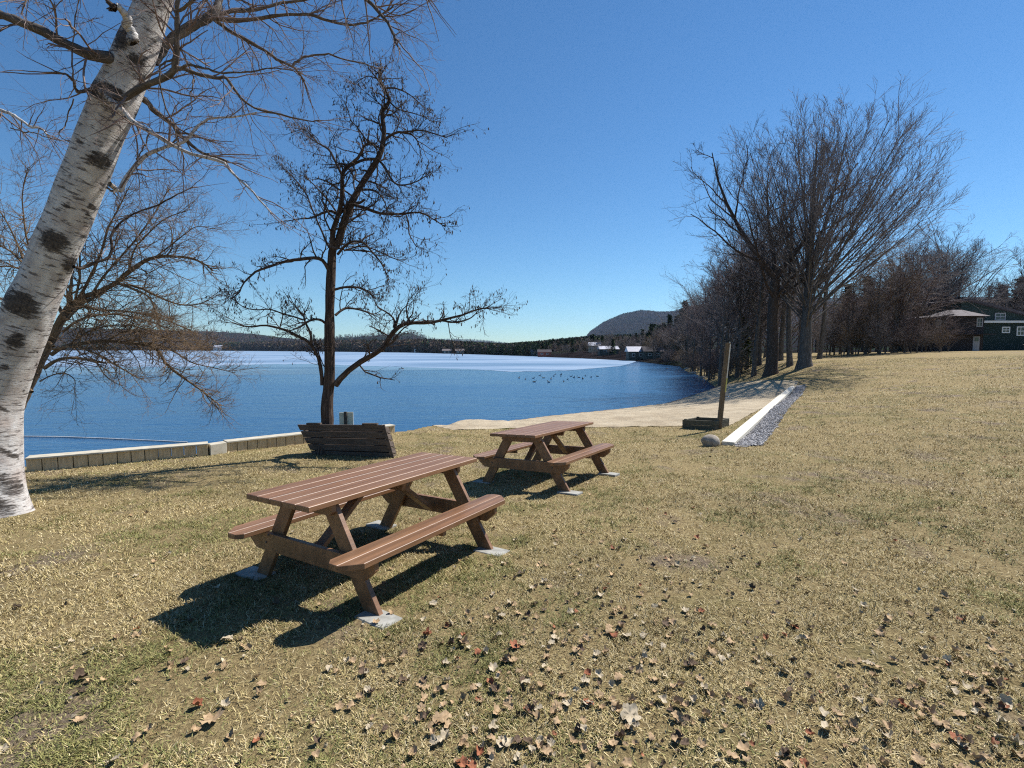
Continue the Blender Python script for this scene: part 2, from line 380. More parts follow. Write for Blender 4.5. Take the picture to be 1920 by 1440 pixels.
# ---------------------------------------------------------------- beach sheet
sh_px = [(800,805),(850,802),(960,790),(1040,780),(1160,768),(1250,757),(1290,745),(1330,732),(1352,724)]
shp = [onz(u, v, WATER)[:2] for u, v in sh_px]
ed = [gnd(u, v)[:2] for u, v in [(738,809),(850,806),(960,803),(1060,801),(1180,800),(1290,799),(1362,800),(1440,762),(1496,714)]]
def resample(P, n):
    P = np.asarray(P, float); d = np.r_[0, np.cumsum(np.linalg.norm(np.diff(P, axis=0), axis=1))]; g = np.linspace(0, d[-1], n)
    return np.stack([np.interp(g, d, P[:, k]) for k in range(P.shape[1])], 1)
def interp_idx(P, n):
    P = np.asarray(P, float); g = np.linspace(0, len(P)-1, n); return np.stack([np.interp(g, np.arange(len(P)), P[:, k]) for k in range(P.shape[1])], 1)
nb, kb = 420, 90
S_ = interp_idx(shp, nb); E_ = interp_idx(ed, nb)
E_ = E_+np.cumsum(rng.normal(0, .012, (nb, 2)), 0)*.6
SW = S_+(S_-E_)/np.linalg.norm(S_-E_, axis=1)[:, None]*.35
s = np.linspace(0, 1, kb)[:, None, None]; P = E_[None]*(1-s)+SW[None]*s
Zb = ground(P[..., 0].ravel(), P[..., 1].ravel())+.012+.012*np.sin(P[..., 0].ravel()*9+np.sin(P[..., 1].ravel()*7)*2)*np.sin(P[..., 1].ravel()*8)
i, j = np.meshgrid(np.arange(kb-1), np.arange(nb-1), indexing='ij'); f = np.stack([i*nb+j, i*nb+j+1, (i+1)*nb+j+1, (i+1)*nb+j], 2).reshape(-1, 4)[:, ::-1]
dd, _ = shore(P[..., 0].ravel(), P[..., 1].ravel())
wet = 1-np.clip(dd/1.3, 0, 1)
o = link('beach', make_mesh('beach', np.c_[P.reshape(-1, 2), Zb], f, M['sand'], True, attrs={'wet': wet}))
tag(o, 'pale tan sand beach along the water', kind='structure')
BEACH_S, BEACH_E = S_, E_
def in_poly(x, y, P):
    ins = np.zeros(x.shape, bool); n = len(P)
    for i in range(n):
        a = P[i]; b_ = P[(i+1) % n]
        ins ^= ((a[1] > y) != (b_[1] > y)) & (x < (b_[0]-a[0])*(y-a[1])/(b_[1]-a[1]+1e-12)+a[0])
    return ins
beach_poly = np.vstack([E_[::12], SW[::-1][::12]])

# ---------------------------------------------------------------- beam and gravel strip
BM = resample([gnd(1365, 834)[:2], gnd(1422, 784)[:2]*.5+gnd(1430, 777)[:2]*.5, gnd(1488, 726)[:2]], 40)
b0 = gnd(1365, 835)[:2]; b1 = gnd(1486, 727)[:2]; bdir = (b1-b0)/np.linalg.norm(b1-b0); bn = np.array([bdir[1], -bdir[0]]); blen = np.linalg.norm(b1-b0)
M['timber_pale'] = simple('weathered_pale_timber', (.50, .45, .36), (.74, .70, .60), 7, .85, (1, 9, 1), .4, .01)
BZ0 = gz(*b0); BZ1 = gz(*b1)
def beam_mesh(s0, s1, wdt, h, drop=.06):
    mb = MB(); n = max(2, int((s1-s0)/.6)); pts = []
    for k in range(n+1):
        s_ = s0+(s1-s0)*k/n; c_ = b0+bdir*s_; zc = BZ0+(BZ1-BZ0)*s_/blen
        for q in (-wdt/2, wdt/2):
            e = c_+bn*q; pts += [(e[0], e[1], zc-drop), (e[0], e[1], zc+h)]
    f = []
    for k in range(n):
        a = 4*k; f += [(a+1, a+3, a+7, a+5), (a, a+1, a+5, a+4), (a+2, a+6, a+7, a+3), (a, a+4, a+6, a+2)]
    f += [(0, 2, 3, 1), (4*n, 4*n+1, 4*n+3, 4*n+2)]
    return mb.add(pts, f)
o = thing('border_timber', 'long pale timber beam edging the sand beside grey gravel', 'timber beam')
beam_mesh(0, blen*.70, .25, .075).build('beam', M['timber_pale'], o, .006)
beam_mesh(blen*.704, blen*.995, .235, .065).build('beam', M['timber_pale'], o, .006)
o2 = beam_mesh(blen*1.0, blen*1.28, .2, .04).build('border_timber', M['timber_pale'], None, .005)
tag(o2, 'short half buried timber continuing the pale beam at its far end', 'timber beam')
M['gravel'] = simple('gravel', (.12, .115, .115), (.38, .365, .355), 55, .9, bmp=1, bd=.02)
gl = []; ng = 120
for k in range(ng):
    s_ = blen*(-.01+1.06*k/(ng-1)); c_ = b0+bdir*s_; wd = (.47-.10*k/ng)+.06*math.sin(k*.7)+random.uniform(-.05, .05)
    if k < 6: wd *= .55+.075*k
    for q in np.linspace(.13, .13+wd, 6): e = c_+bn*q; gl.append((e[0], e[1], gz(*e)+.014))
f = [(k*6+q, k*6+q+1, (k+1)*6+q+1, (k+1)*6+q) for k in range(ng-1) for q in range(5)]
o = link('gravel_strip', make_mesh('gravel_strip', gl, np.array(f), M['gravel'], True)); tag(o, 'narrow strip of grey gravel beside the pale beam', kind='structure')
# pebbles
def blobs(n, sampler, smin, smax, cols, flat=.6):
    ico = np.array([(0,0,1),(.894,0,.447),(.276,.851,.447),(-.724,.526,.447),(-.724,-.526,.447),(.276,-.851,.447),(.724,.526,-.447),(-.276,.851,-.447),(-.894,0,-.447),(-.276,-.851,-.447),(.724,-.526,-.447),(0,0,-1)])
    fi = np.array([(0,1,2),(0,2,3),(0,3,4),(0,4,5),(0,5,1),(1,6,2),(2,7,3),(3,8,4),(4,9,5),(5,10,1),(2,6,7),(3,7,8),(4,8,9),(5,9,10),(1,10,6),(11,7,6),(11,8,7),(11,9,8),(11,10,9),(11,6,10)])
    P = sampler(n); n = len(P); S = rng.uniform(smin, smax, (n, 1, 1)); V = ico[None]*rng.uniform(.7, 1.3, (n, 12, 1))*S; V[..., 2] *= flat
    a = rng.uniform(0, 6.28, n); c, s_ = np.cos(a)[:, None], np.sin(a)[:, None]; x = V[..., 0]*1.3*c-V[..., 1]*s_; y = V[..., 0]*1.3*s_+V[..., 1]*c
    V = np.stack([x, y, V[..., 2]], 2)+P[:, None, :]
    f = (fi[None]+12*np.arange(n)[:, None, None]).reshape(-1, 3)
    C = np.array(cols)[rng.integers(0, len(cols), n)]*rng.uniform(.7, 1.2, (n, 1)); C = np.repeat(C, 12, 0)
    return V.reshape(-1, 3), f, C
def gsamp(n):
    k = rng.uniform(0, 1, n)**1.4*blen; q = rng.uniform(.13, .62, n); x = b0[0]+bdir[0]*k+bn[0]*q; y = b0[1]+bdir[1]*k+bn[1]*q
    return np.c_[x, y, ground(x, y)+.02]
v_, f_, c_ = blobs(5200, gsamp, .008, .024, [(.20,.19,.19),(.34,.33,.33),(.46,.44,.43),(.12,.115,.12)])
tag(link('gravel_stones', make_mesh('gravel_stones', v_, f_, M['blade'], attrs={'tint': c_})), 'loose grey gravel stones beside the beam', kind='stuff')

# ================================================================ picnic tables
m, t, b = newmat('brown_stained_boards'); v = coords(t, 'Object', (9, .8, 9)); n = noise(t, v, 3, 6, .7); n2 = noise(t, coords(t, 'Object', (1, 1, 1)), 1.6, 4)
n3 = noise(t, coords(t, 'Object', (30, 5, 30)), 1, 4, .7)
c = ramp(t, n, [(.3, (.15, .068, .030)), (.7, (.225, .110, .050))]); c = mix(t, ramp(t, n2, [(.4, 0), (.7, .45)]), c, (.25, .145, .080))
c = mix(t, ramp(t, n3, [(.70, 0), (.76, .5)]), c, (.42, .30, .22))
pb_ = noise(t, coords(t, 'Object', (7.1, .03, 3)), 1.7, 1, .5); c = mix(t, .85, c, ramp(t, pb_, [(.32, .70), (.66, 1.25)]), 'MULTIPLY')
gr_ = noise(t, coords(t, 'Object', (60, 1.6, 60)), 1.2, 5, .75); c = mix(t, .8, c, ramp(t, gr_, [(.35, .72), (.62, 1.18)]), 'MULTIPLY')
wr_ = noise(t, coords(t, 'Object', (9, 5, 9)), 1, 5, .75); c = mix(t, ramp(t, wr_, [(.62, 0), (.74, .4)]), c, (.33, .23, .16))
t.links.new(c, b.inputs['Base Color']); b.inputs['Roughness'].default_value = .48; b.inputs['Specular IOR Level'].default_value = .5
bump(t, b, math_(t, 'ADD', n, n3), .35, .004); M['brown'] = m
M['gap'] = simple('pale_seam_grit', (.45, .36, .27), (.68, .58, .46), 30, .9, bmp=0)
M['metal'] = simple('dull_bolt', (.06, .05, .05), (.14, .13, .12), 30, .5)
M['slab'] = simple('concrete_slab', (.22, .215, .19), (.38, .375, .34), 14, .9, bmp=.5)
def picnic(label):
    T = thing('picnic_table', label, 'picnic table')
    L, W, ht, hb, bi, bo, fx, fy = 1.85, .711, .752, .422, .490, .735, .63, .655
    mb = MB(); l = L/2; bw = (W-.016)/5
    for k in range(5):
        x0 = -W/2+k*(bw+.004); mb.box(x0, x0+bw, -l+random.uniform(-.003, .003), l+random.uniform(-.003, .003), ht-.038, ht)
    top = mb.build('tabletop', M['brown'], T, .0035)
    mb = MB()
    for k in (1, 2, 3): x0 = -W/2+k*(bw+.004); mb.box(x0-.0045, x0+.0005, -l+.012, l-.012, ht-.034, ht-.0035)
    mb.build('board_seam', M['gap'], top)
    for s_ in (-1, 1):
        m2 = MB(); mid = (bi+bo)/2; ch = .045; g = .002
        a, b_, c_, d_ = [x for x in (bi, mid-g, mid+g, bo)]
        P1 = [(a+ch, -l), (b_, -l+.0), (b_, l), (a+ch, l), (a, l-ch), (a, -l+ch)]; P2 = [(c_, -l), (d_-.11, -l), (d_, -l+.11), (d_, l-.11), (d_-.11, l), (c_, l)]
        m2.prism([(x*s_, y) for x, y in P1], 2, hb-.038, hb); m2.prism([(x*s_, y) for x, y in P2], 2, hb-.038, hb)
        be = m2.build('bench', M['brown'], T, .003)
        MB().box(min(s_*(b_-.0005), s_*(c_+.0005)), max(s_*(b_-.0005), s_*(c_+.0005)), -l+.01, l-.01, hb-.034, hb-.004).build('board_seam', M['gap'], be)
    for e in (-1, 1):
        yl = e*fy; yo = e*(fy+.038+.002)
        for s_ in (-1, 1):
            m2 = MB(); p = np.array([s_*(.20), ht-.038]); q = np.array([s_*fx, .0]); wdt = .135/2
            hx = wdt*1.12
            m2.prism([(p[0]-hx, p[1]-.001), (p[0]+hx, p[1]-.001), (q[0]+hx, q[1]), (q[0]-hx, q[1])], 1, yl-.019, yl+.019)
            m2.build('leg', M['brown'], T, .003)
        m2 = MB(); z1 = hb-.039; z0 = z1-.14; bx = bo-.02
        m2.prism([(-bx, z1), (-bx, z1-.06), (-bx+.10, z0), (bx-.10, z0), (bx, z1-.06), (bx, z1)], 1, yo-.019+e*0, yo+.019)
        m2.build('seat_support', M['brown'], T, .003)
        m2 = MB(); z1 = ht-.0385; m2.prism([(-.31, z1), (-.31, z1-.06), (-.28, z1-.088), (.28, z1-.088), (.31, z1-.06), (.31, z1)], 1, yo-.019, yo+.019)
        m2.build('cleat', M['brown'], T, .003)
        m2 = MB(); m2.bar((0, e*(fy-.03), hb-.13), (0, e*.12, ht-.06), .088, .038, (1, 0, 0)); m2.build('brace', M['brown'], T, .003)
        for s_ in (-1, 1):
            for dx, zz in ((.0, .37), (.035, .31)):
                m2 = MB(); x = s_*(.445+dx)
                m2.prism([(x+.009*math.cos(a), zz+.009*math.sin(a)) for a in np.linspace(0, 6.28, 9)[:-1]], 1, yo+e*.019, yo+e*.025)
                m2.build('bolt', M['metal'], T)
    m2 = MB(); z1 = ht-.0385; m2.prism([(-.31, z1), (-.28, z1-.075), (.28, z1-.075), (.31, z1)], 1, -.019, .019); m2.build('cleat', M['brown'], T, .003)
    for s_ in (-1, 1):
        m2 = MB(); m2.box(min(s_*(bi+.03), s_*(bo-.03)), max(s_*(bi+.03), s_*(bo-.03)), -.02, .02, hb-.085, hb-.0385); m2.build('cleat', M['brown'], T, .003)
    return T
def place_tilt(o, x, y, yaw, z0, tl, tc):
    up = Vector((-tc, -tl, 1)).normalized(); ya = Vector((0, 1, tl)).normalized(); xa = ya.cross(up); ya = up.cross(xa)
    Mx = Matrix((xa, ya, up)).transposed(); o.matrix_world = Matrix.Translation((x, y, z0)) @ Matrix.Rotation(yaw, 4, 'Z') @ Mx.to_4x4()
T1 = picnic('brown wooden picnic table nearest the camera, casting a large dark shadow')
place_tilt(T1, -1.11, 4.053, -.555, .0, -.014, .031)
T2 = copy_tree(T1); T2["label"] = 'brown wooden picnic table farther from the camera, close to the beach'
place_tilt(T2, .521, 7.151, -.575, -.105, -.029, .054)
for o in (T1, T2): o["group"] = 'picnic tables on the lawn'
bpy.context.view_layer.update()
PADS = []
def pads(T, names):
    for (sx, sy), lb in names.items():
        p = T.matrix_world @ Vector((sx*.70, sy*.655, -.012)); PADS.append((p.x, p.y))
        mb = MB(); zz = p.z
        jj = random.uniform(-.03, .03)
        mb.box(-.145, .145, -.085, .085, -.055, .013)
        o = mb.build('concrete_slab', M['slab'], None, .006); o.matrix_world = T.matrix_world @ Matrix.Translation((sx*.70, sy*.655+jj, -.0)) @ Matrix.Rotation(random.uniform(-.08, .08), 4, 'Z')
        tag(o, lb, 'concrete slab', 'slabs under the picnic table legs')
pads(T1, {(1, -1): 'grey concrete slab under the near right leg of the nearest table', (1, 1): 'grey concrete slab under the far right leg of the nearest table',
          (-1, -1): 'shaded concrete slab under the near left leg of the nearest table', (-1, 1): 'concrete slab under the far left leg of the nearest table'})
pads(T2, {(1, -1): 'concrete slab under the near right leg of the farther table', (1, 1): 'small sunlit concrete slab under the far right leg of the farther table',
          (-1, -1): 'shaded concrete slab under the near left leg of the farther table', (-1, 1): 'concrete slab under the far left leg of the farther table'})

# ================================================================ retaining wall
M['wallblock'] = simple('weathered_wall_timber', (.42, .31, .17), (.62, .49, .31), 5, .9, (6, 6, 1), .6, .02)
M['cap'] = simple('pale_wall_cap', (.38, .34, .26), (.54, .50, .41), 6, .8, bmp=.2)
def wall(label, p, q, h0, h1, bw=.205):
    T = thing('retaining_wall', label, 'wall'); p = np.array(p); q = np.array(q); L = np.linalg.norm(q-p); d = (q-p)/L; nrm = np.array([d[1], -d[0]])  # towards the lawn
    n = int(round(L/bw)); mb = MB(); mg = MB(); cp = MB(); bw = L/n
    for k in range(n):
        a = p+d*(k*bw+.006); b_ = p+d*((k+1)*bw-.006); za = gz(*(a+nrm*.25)); hh = h0+(h1-h0)*k/n; o_ = random.uniform(-.006, .006)
        c = [(*(a+nrm*(.10+o_)), za-.3), (*(b_+nrm*(.10+o_)), za-.3), (*(b_-nrm*.10), za-.9), (*(a-nrm*.10), za-.9)]
        tp = [(x, y, za+hh) for x, y, _ in c]; mb.hexa(c+tp)
    T1_ = mb.build('wall_face', M['wallblock'], T, .004)
    n2 = max(1, int(L/2.4))
    for k in range(n2):
        a = p+d*(L*k/n2+.003); b_ = p+d*(L*(k+1)/n2-.003); za = gz(*(a+nrm*.25))+h0+(h1-h0)*k/n2; zb = gz(*(b_+nrm*.25))+h0+(h1-h0)*(k+1)/n2
        c = [(*(a+nrm*.135), za+.003), (*(b_+nrm*.135), zb+.003), (*(b_-nrm*.16), zb+.003), (*(a-nrm*.16), za+.003)]
        tp = [(x, y, z+.032) for x, y, z in c]; cp = MB(); cp.hexa(c+tp); cp.build('cap', M['cap'], T, .004)
    return T
W0 = gnd(52, 884)[:2]; W1 = gnd(391, 853)[:2]; W2 = gnd(570, 832)[:2]; W3 = gnd(737, 812)[:2]
wall('low wall of weathered grey timbers with a pale cap, left of its corner', W0, W1, .215, .215)
wd_ = (W2-W1)/np.linalg.norm(W2-W1); wn_ = np.array([-wd_[1], wd_[0]])
wall('low timber wall with pale cap running from the corner to behind the plank box', W1+wd_*.34+wn_*.10, W2+wd_*.4+wn_*.10, .20, .21)
wall('short end of the low timber wall showing right of the plank box', W2+(W3-W2)*.52, W3, .17, .19, .16)
# pale corner block
mb = MB(); a = W1+wd_*.01; b_ = W1+wd_*.33; za = gz(*a)
c = [(*(a-wn_*.12), za-.2), (*(b_-wn_*.05), za-.2), (*(b_+wn_*.18), za-.5), (*(a+wn_*.12), za-.5)]
mb.hexa(c+[(x, y, za+.225) for x, y, _ in c]); o = mb.build('corner_block', M['cap'], None, .008)
tag(o, 'pale cream block at the corner of the low lakeside wall', 'wall block')
# thin floating rope
def tube1(pts, r, sides=5):
    P = np.array(pts, float)[None]; Rr = np.full(P.shape[:2], r) if np.isscalar(r) else np.array(r)[None]; return tubes(P, Rr, sides)
def tubes(P, Rr, sides=4, uvs=False):
    """P (N,n,3) polylines, Rr (N,n)"""
    Nn, n, _ = P.shape; T = np.gradient(P, axis=1); T /= np.linalg.norm(T, axis=2, keepdims=True)+1e-9
    mT = T.mean(1); ref = np.zeros((Nn, 3)); ref[np.arange(Nn), np.argmin(np.abs(mT), 1)] = 1
    U = np.cross(T, ref[:, None, :]); U /= np.linalg.norm(U, axis=2, keepdims=True)+1e-9; W_ = np.cross(T, U)
    a = np.linspace(0, 2*math.pi, sides, endpoint=False); ca, sa = np.cos(a), np.sin(a)
    V = P[:, :, None, :]+Rr[:, :, None, None]*(U[:, :, None, :]*ca[None, None, :, None]+W_[:, :, None, :]*sa[None, None, :, None])
    i, j, k = np.meshgrid(np.arange(Nn), np.arange(n-1), np.arange(sides), indexing='ij'); k2 = (k+1) % sides; b_ = i*n*sides
    f = np.stack([b_+j*sides+k, b_+j*sides+k2, b_+(j+1)*sides+k2, b_+(j+1)*sides+k], 3).reshape(-1, 4)
    if not uvs: return V.reshape(-1, 3), f
    Ls = np.cumsum(np.r_['1,2,0', np.zeros((Nn, 1)), np.linalg.norm(np.diff(P, axis=1), axis=2)], axis=1)
    off = rng.uniform(0, 50, (Nn, 1)); mr = Rr[:, :1]
    def uvat(jj, kk): return np.stack([(mr[i, 0]*2*math.pi*kk/sides), (Ls[i, jj]+off[i, 0])], -1)
    uv = np.stack([uvat(j, k), uvat(j, k+1), uvat(j+1, k+1), uvat(j+1, k)], 3).reshape(-1, 2)
    return V.reshape(-1, 3), f, uv
class TB:
    """accumulate batches of tubes in one mesh"""
    def __init__(s): s.v = []; s.f = []; s.uv = []; s.n = 0
    def add(s, P, Rr, sides):
        v, f, uv = tubes(P, Rr, sides, True); s.v.append(v); s.f.append(f+s.n); s.uv.append(uv); s.n += len(v); return s
    def mesh(s, name, mat, smooth_=True): return make_mesh(name, np.concatenate(s.v), np.concatenate(s.f), mat, smooth_, uvs=np.concatenate(s.uv))
pts = [onz(u, v, WATER+.02) for u, v in [(40, 818), (120, 819), (200, 822), (290, 826), (352, 829)]]
M['rope'] = simple('pale_rope', (.6, .6, .58), (.8, .8, .78), 20)
v, f = tube1(interp_idx(np.array(pts), 40), .018); o = link('floating_rope', make_mesh('floating_rope', v, f, M['rope'], True))
tag(o, 'thin pale rope line floating on the water beyond the wall', 'rope')

# ================================================================ plank box behind the dark tree
M['plank'] = simple('grey_weathered_plank', (.06, .045, .036), (.135, .105, .085), 4, .9, (1, 1, 7), .8, .02)
def plank_box():
    pb = [(588, 852), (735, 856)]; A = gnd(*pb[0])[:2]; B = gnd(*pb[1])[:2]; Y0 = (A[1]+B[1])/2
    Ya, Yb = A[1], B[1]-.15
    T = thing('plank_box', 'large leaning box of weathered grey planks behind the dark tree', 'plank box', tuple(gnd(650, 853)))
    T.location.z -= .02; L0 = np.array(T.location)
    bl = px(588, 851, Ya)-L0; br = px(735, 856, Yb)-L0; tl = px(557, 795.5, Ya-.05)-L0; tr = px(716, 796.5, Yb-.05)-L0
    dep = np.array([.05, .30, -.10]); nrow = 5; bl[2] -= .06; br[2] -= .06
    for side, off in (('front', np.zeros(3)), ('back', dep)):
        for k in range(nrow):
            a0, a1 = k/nrow+.012, (k+1)/nrow-.012; jit = random.uniform(-.004, .004)
            sg = .006*math.sin(k*2.1)
            c0 = bl+(tl-bl)*a0+off; c1 = br+(tr-br)*(a0+sg)+off; c2 = br+(tr-br)*(a1+sg)+off; c3 = bl+(tl-bl)*a1+off
            n_ = np.array([0, 1, 0])*.04; sh_ = np.array([jit, jit*.6, 0])
            q = [c0+sh_, c1+sh_, c1+n_+sh_, c0+n_+sh_, c3+sh_, c2+sh_, c2+n_+sh_, c3+n_+sh_]
            MB().hexa(q).build('plank', M['plank'], T, .006)
    for e0, e1 in ((bl, tl), (br, tr)):
        for k in range(nrow):
            a0, a1 = k/nrow+.012, (k+1)/nrow-.012; p0 = e0+(e1-e0)*a0+np.array([0, .045, 0]); p1 = e0+(e1-e0)*a1+np.array([0, .045, 0]); d_ = dep-np.array([0, .05, 0])
            sgn = .04 if e0 is bl else -.04; n_ = np.array([sgn, 0, 0])
            MB().hexa([p0, p0+d_, p0+d_+n_, p0+n_, p1, p1+d_, p1+d_+n_, p1+n_]).build('end_plank', M['plank'], T, .006)
    # corner batten on the sunny end and top rail bits
    o_ = np.array([.03, -.02, 0]); MB().bar(br+o_, tr+o_, .06, .035, (1, 0, 0)).build('batten', M['plank'], T, .004)
    for f_ in (.78, .12):
        p0 = tl+(tr-tl)*f_+np.array([0, .02, .012]); p1 = tl+(tr-tl)*(f_+.17)+np.array([0, .02, .012]); MB().bar(p0, p1, .07, .03, (0, 1, 0)).build('batten', M['plank'], T, .004)
    # earth inside
plank_box()
# sign seen from behind at the wall
def sign_back():
    Y = W3[1]+.0; p = px(648.5, 800, Y+.3); zb = gz(p[0], p[1]-.3)-.6
    T = thing('sign', 'small pale two board sign seen from behind at the water edge', 'sign', (p[0], p[1], WATER)); z1 = px(0, 773, Y+.3)[2]-WATER; z0 = px(0, 799, Y+.3)[2]-WATER
    x0 = px(635.5, 790, Y+.3)[0]-p[0]; x1 = px(646, 790, Y+.3)[0]-p[0]; x2 = px(649.5, 790, Y+.3)[0]-p[0]; x3 = px(661.5, 790, Y+.3)[0]-p[0]
    MB().box(x0, x1, .03, .05, z0, z1-.01).build('board', M['signb'], T, .002); MB().box(x2-.01, x3, .03, .05, z0, z1).build('board', M['signb'], T, .002)
    MB().box(x1-.012, x2+.012, -.02, .03, -.6, z1+.015).build('post', M['postd'], T, .003)
M['signb'] = simple('sign_back_board', (.62, .55, .38), (.74, .67, .5), 8, .8, bmp=.1)
M['postd'] = simple('dark_post', (.05, .04, .03), (.10, .08, .06), 12)
sign_back()
# leaning post with pale yellow edge
M['post'] = simple('weathered_brown_post', (.10, .07, .04), (.20, .145, .09), 5, .9, (6, 6, 1), .5, .01)
M['strip_w'] = simple('pale_bare_wood', (.55, .50, .42), (.72, .68, .6), 8); M['strip_y'] = simple('faded_yellow_paint', (.50, .45, .10), (.66, .58, .20), 12)
PB = gnd(1348, 804)
def post():
    T = thing('post', 'tall leaning brown timber post with pale and yellow edge strip beside the plank planter', 'post', tuple(PB)); T.location.z -= .03
    L0 = np.array(T.location); top = px(1365, 643, PB[1]-.05)-L0; bot = np.array([0, 0, -.3]); bot = bot+(-top*.3/top[2])*np.array([1, 1, 0])
    wdt = .112; ax = (top-bot)/np.linalg.norm(top-bot)
    MB().bar(bot, top, wdt, .09, (1, 0, 0)).build('timber', M['post'], T, .006)
    o_ = np.array([wdt/2-.008, .0, 0])
    def st(a, b_, mt, wd=.030): p = top*a+o_; q = top*b_+o_; return MB().bar(p, q, wd, .093, (1, 0, 0)).build('edge_strip', mt, T, .002)
    st(.60, .985, M['strip_w']); st(.44, .60, M['strip_y'])
    p = top*1.0+o_*1.0; MB().bar(top*.94+o_*.9+np.array([.0, 0, 0]), top*1.012+o_*.9, .012, .05, (1, 0, 0)).build('splinter', M['strip_w'], T)
post()
# square plank planter
def planter():
    A = gnd(1279, 803); B = gnd(1341, 806.5); T = thing('plank_planter', 'low square box of dark planks on the edge of the sand', 'planter', tuple((A+B)/2)); L0 = np.array(T.location)
    d = (B-A); d[2] = 0; Lx = np.linalg.norm(d); d /= Lx; n = np.array([-d[1], d[0], 0]); n = n*1.0; Ly = .80; h = .25; th = .045; Lx += .02
    c = [A-L0, B-L0, B-L0+n*Ly, A-L0+n*Ly]
    for k in range(4):
        p, q = c[k], c[(k+1) % 4]; e = (q-p)/np.linalg.norm(q-p); m_ = np.array([-e[1], e[0], 0])*th
        ln = 0 if k % 2 == 0 else th+.003
        for r in range(2):
            z0 = -.03+r*(h/2+.01); z1 = z0+h/2+.004; P0 = p+e*ln; Q0 = q-e*ln
            MB().hexa([P0+[0,0,z0], Q0+[0,0,z0], Q0+m_+[0,0,z0], P0+m_+[0,0,z0], P0+[0,0,z1], Q0+[0,0,z1], Q0+m_+[0,0,z1], P0+m_+[0,0,z1]]).build('side_plank', M['dplank'], T, .004)
    for k in range(4):
        p = c[k]; q = c[k]*.93+(c[(k+2) % 4])*.07; MB().hexa([(q[0]+a, q[1]+b_, z) for z in (0, h-.02) for a, b_ in ((-.03,-.03),(.03,-.03),(.03,.03),(-.03,.03))]).build('corner_post', M['dplank'], T, .003)
    m_ = [c[0]*.94+c[2]*.06, c[1]*.94+c[3]*.06, c[2]*.94+c[0]*.06, c[3]*.94+c[1]*.06]
    MB().hexa([q+[0, 0, -.03] for q in m_]+[q+[0, 0, .06] for q in m_]).build('soil', M['lawn'], T)
M['dplank'] = simple('dark_planter_plank', (.055, .052, .038), (.13, .12, .085), 5, .9, (1, 1, 5), .6, .01)
planter()
# rocks
def rock(name, label, p, sx, sy, sz, mt, seed, rz=0):
    r2 = np.random.default_rng(seed); n1, n2 = 22, 14; th = np.linspace(0, 2*math.pi, n1, endpoint=False); ph = np.linspace(.0, math.pi, n2); v = []
    D = r2.normal(size=(7, 3)); D /= np.linalg.norm(D, axis=1)[:, None]; hgt = r2.uniform(.72, .95, 7)
    for b_ in ph:
        for a in th:
            q = np.array([math.sin(b_)*math.cos(a), math.sin(b_)*math.sin(a), math.cos(b_)]); r_ = 1.0
            for dd_, hh in zip(D, hgt):
                k_ = q@dd_
                if k_ > 0: r_ = min(r_, hh/max(k_, .01))
            q = q*r_*(1+r2.normal()*.008); v.append((q[0]*sx, q[1]*sy, q[2]*sz))
    f = [(i*n1+j, (i+1)*n1+j, (i+1)*n1+(j+1) % n1, i*n1+(j+1) % n1) for i in range(n2-1) for j in range(n1)]
    me = make_mesh(name, np.array(v), np.array(f), mt, True); o = link(name, me, None, (p[0], p[1], p[2]+sz*.45)); o.rotation_euler.z = rz; return tag(o, label, 'rock')
M['rock'] = simple('grey_brown_rock', (.20, .165, .13), (.42, .37, .31), 7, .9, bmp=.7, bd=.03)
p = gnd(1332, 836); rock('boulder', 'rounded brown boulder at the near end of the pale timber beam', p, .20, .16, .165, M['rock'], 3)
rk = [(1300,703,.5,'pale rock on the far bank at the dark water edge'),(1316,711,.4,'small pale rock under the brush at the bend of the shore'),(1288,695,.45,'flat pale rock at the tip of the brushy point')]
for k, (u, v, s_, lb) in enumerate(rk):
    p = onz(u, v, WATER-.1); p[2] = gz(p[0], p[1])-.05; rock('rock', lb, p, s_, s_*.8, s_*.5, M['rock'], 20+k)

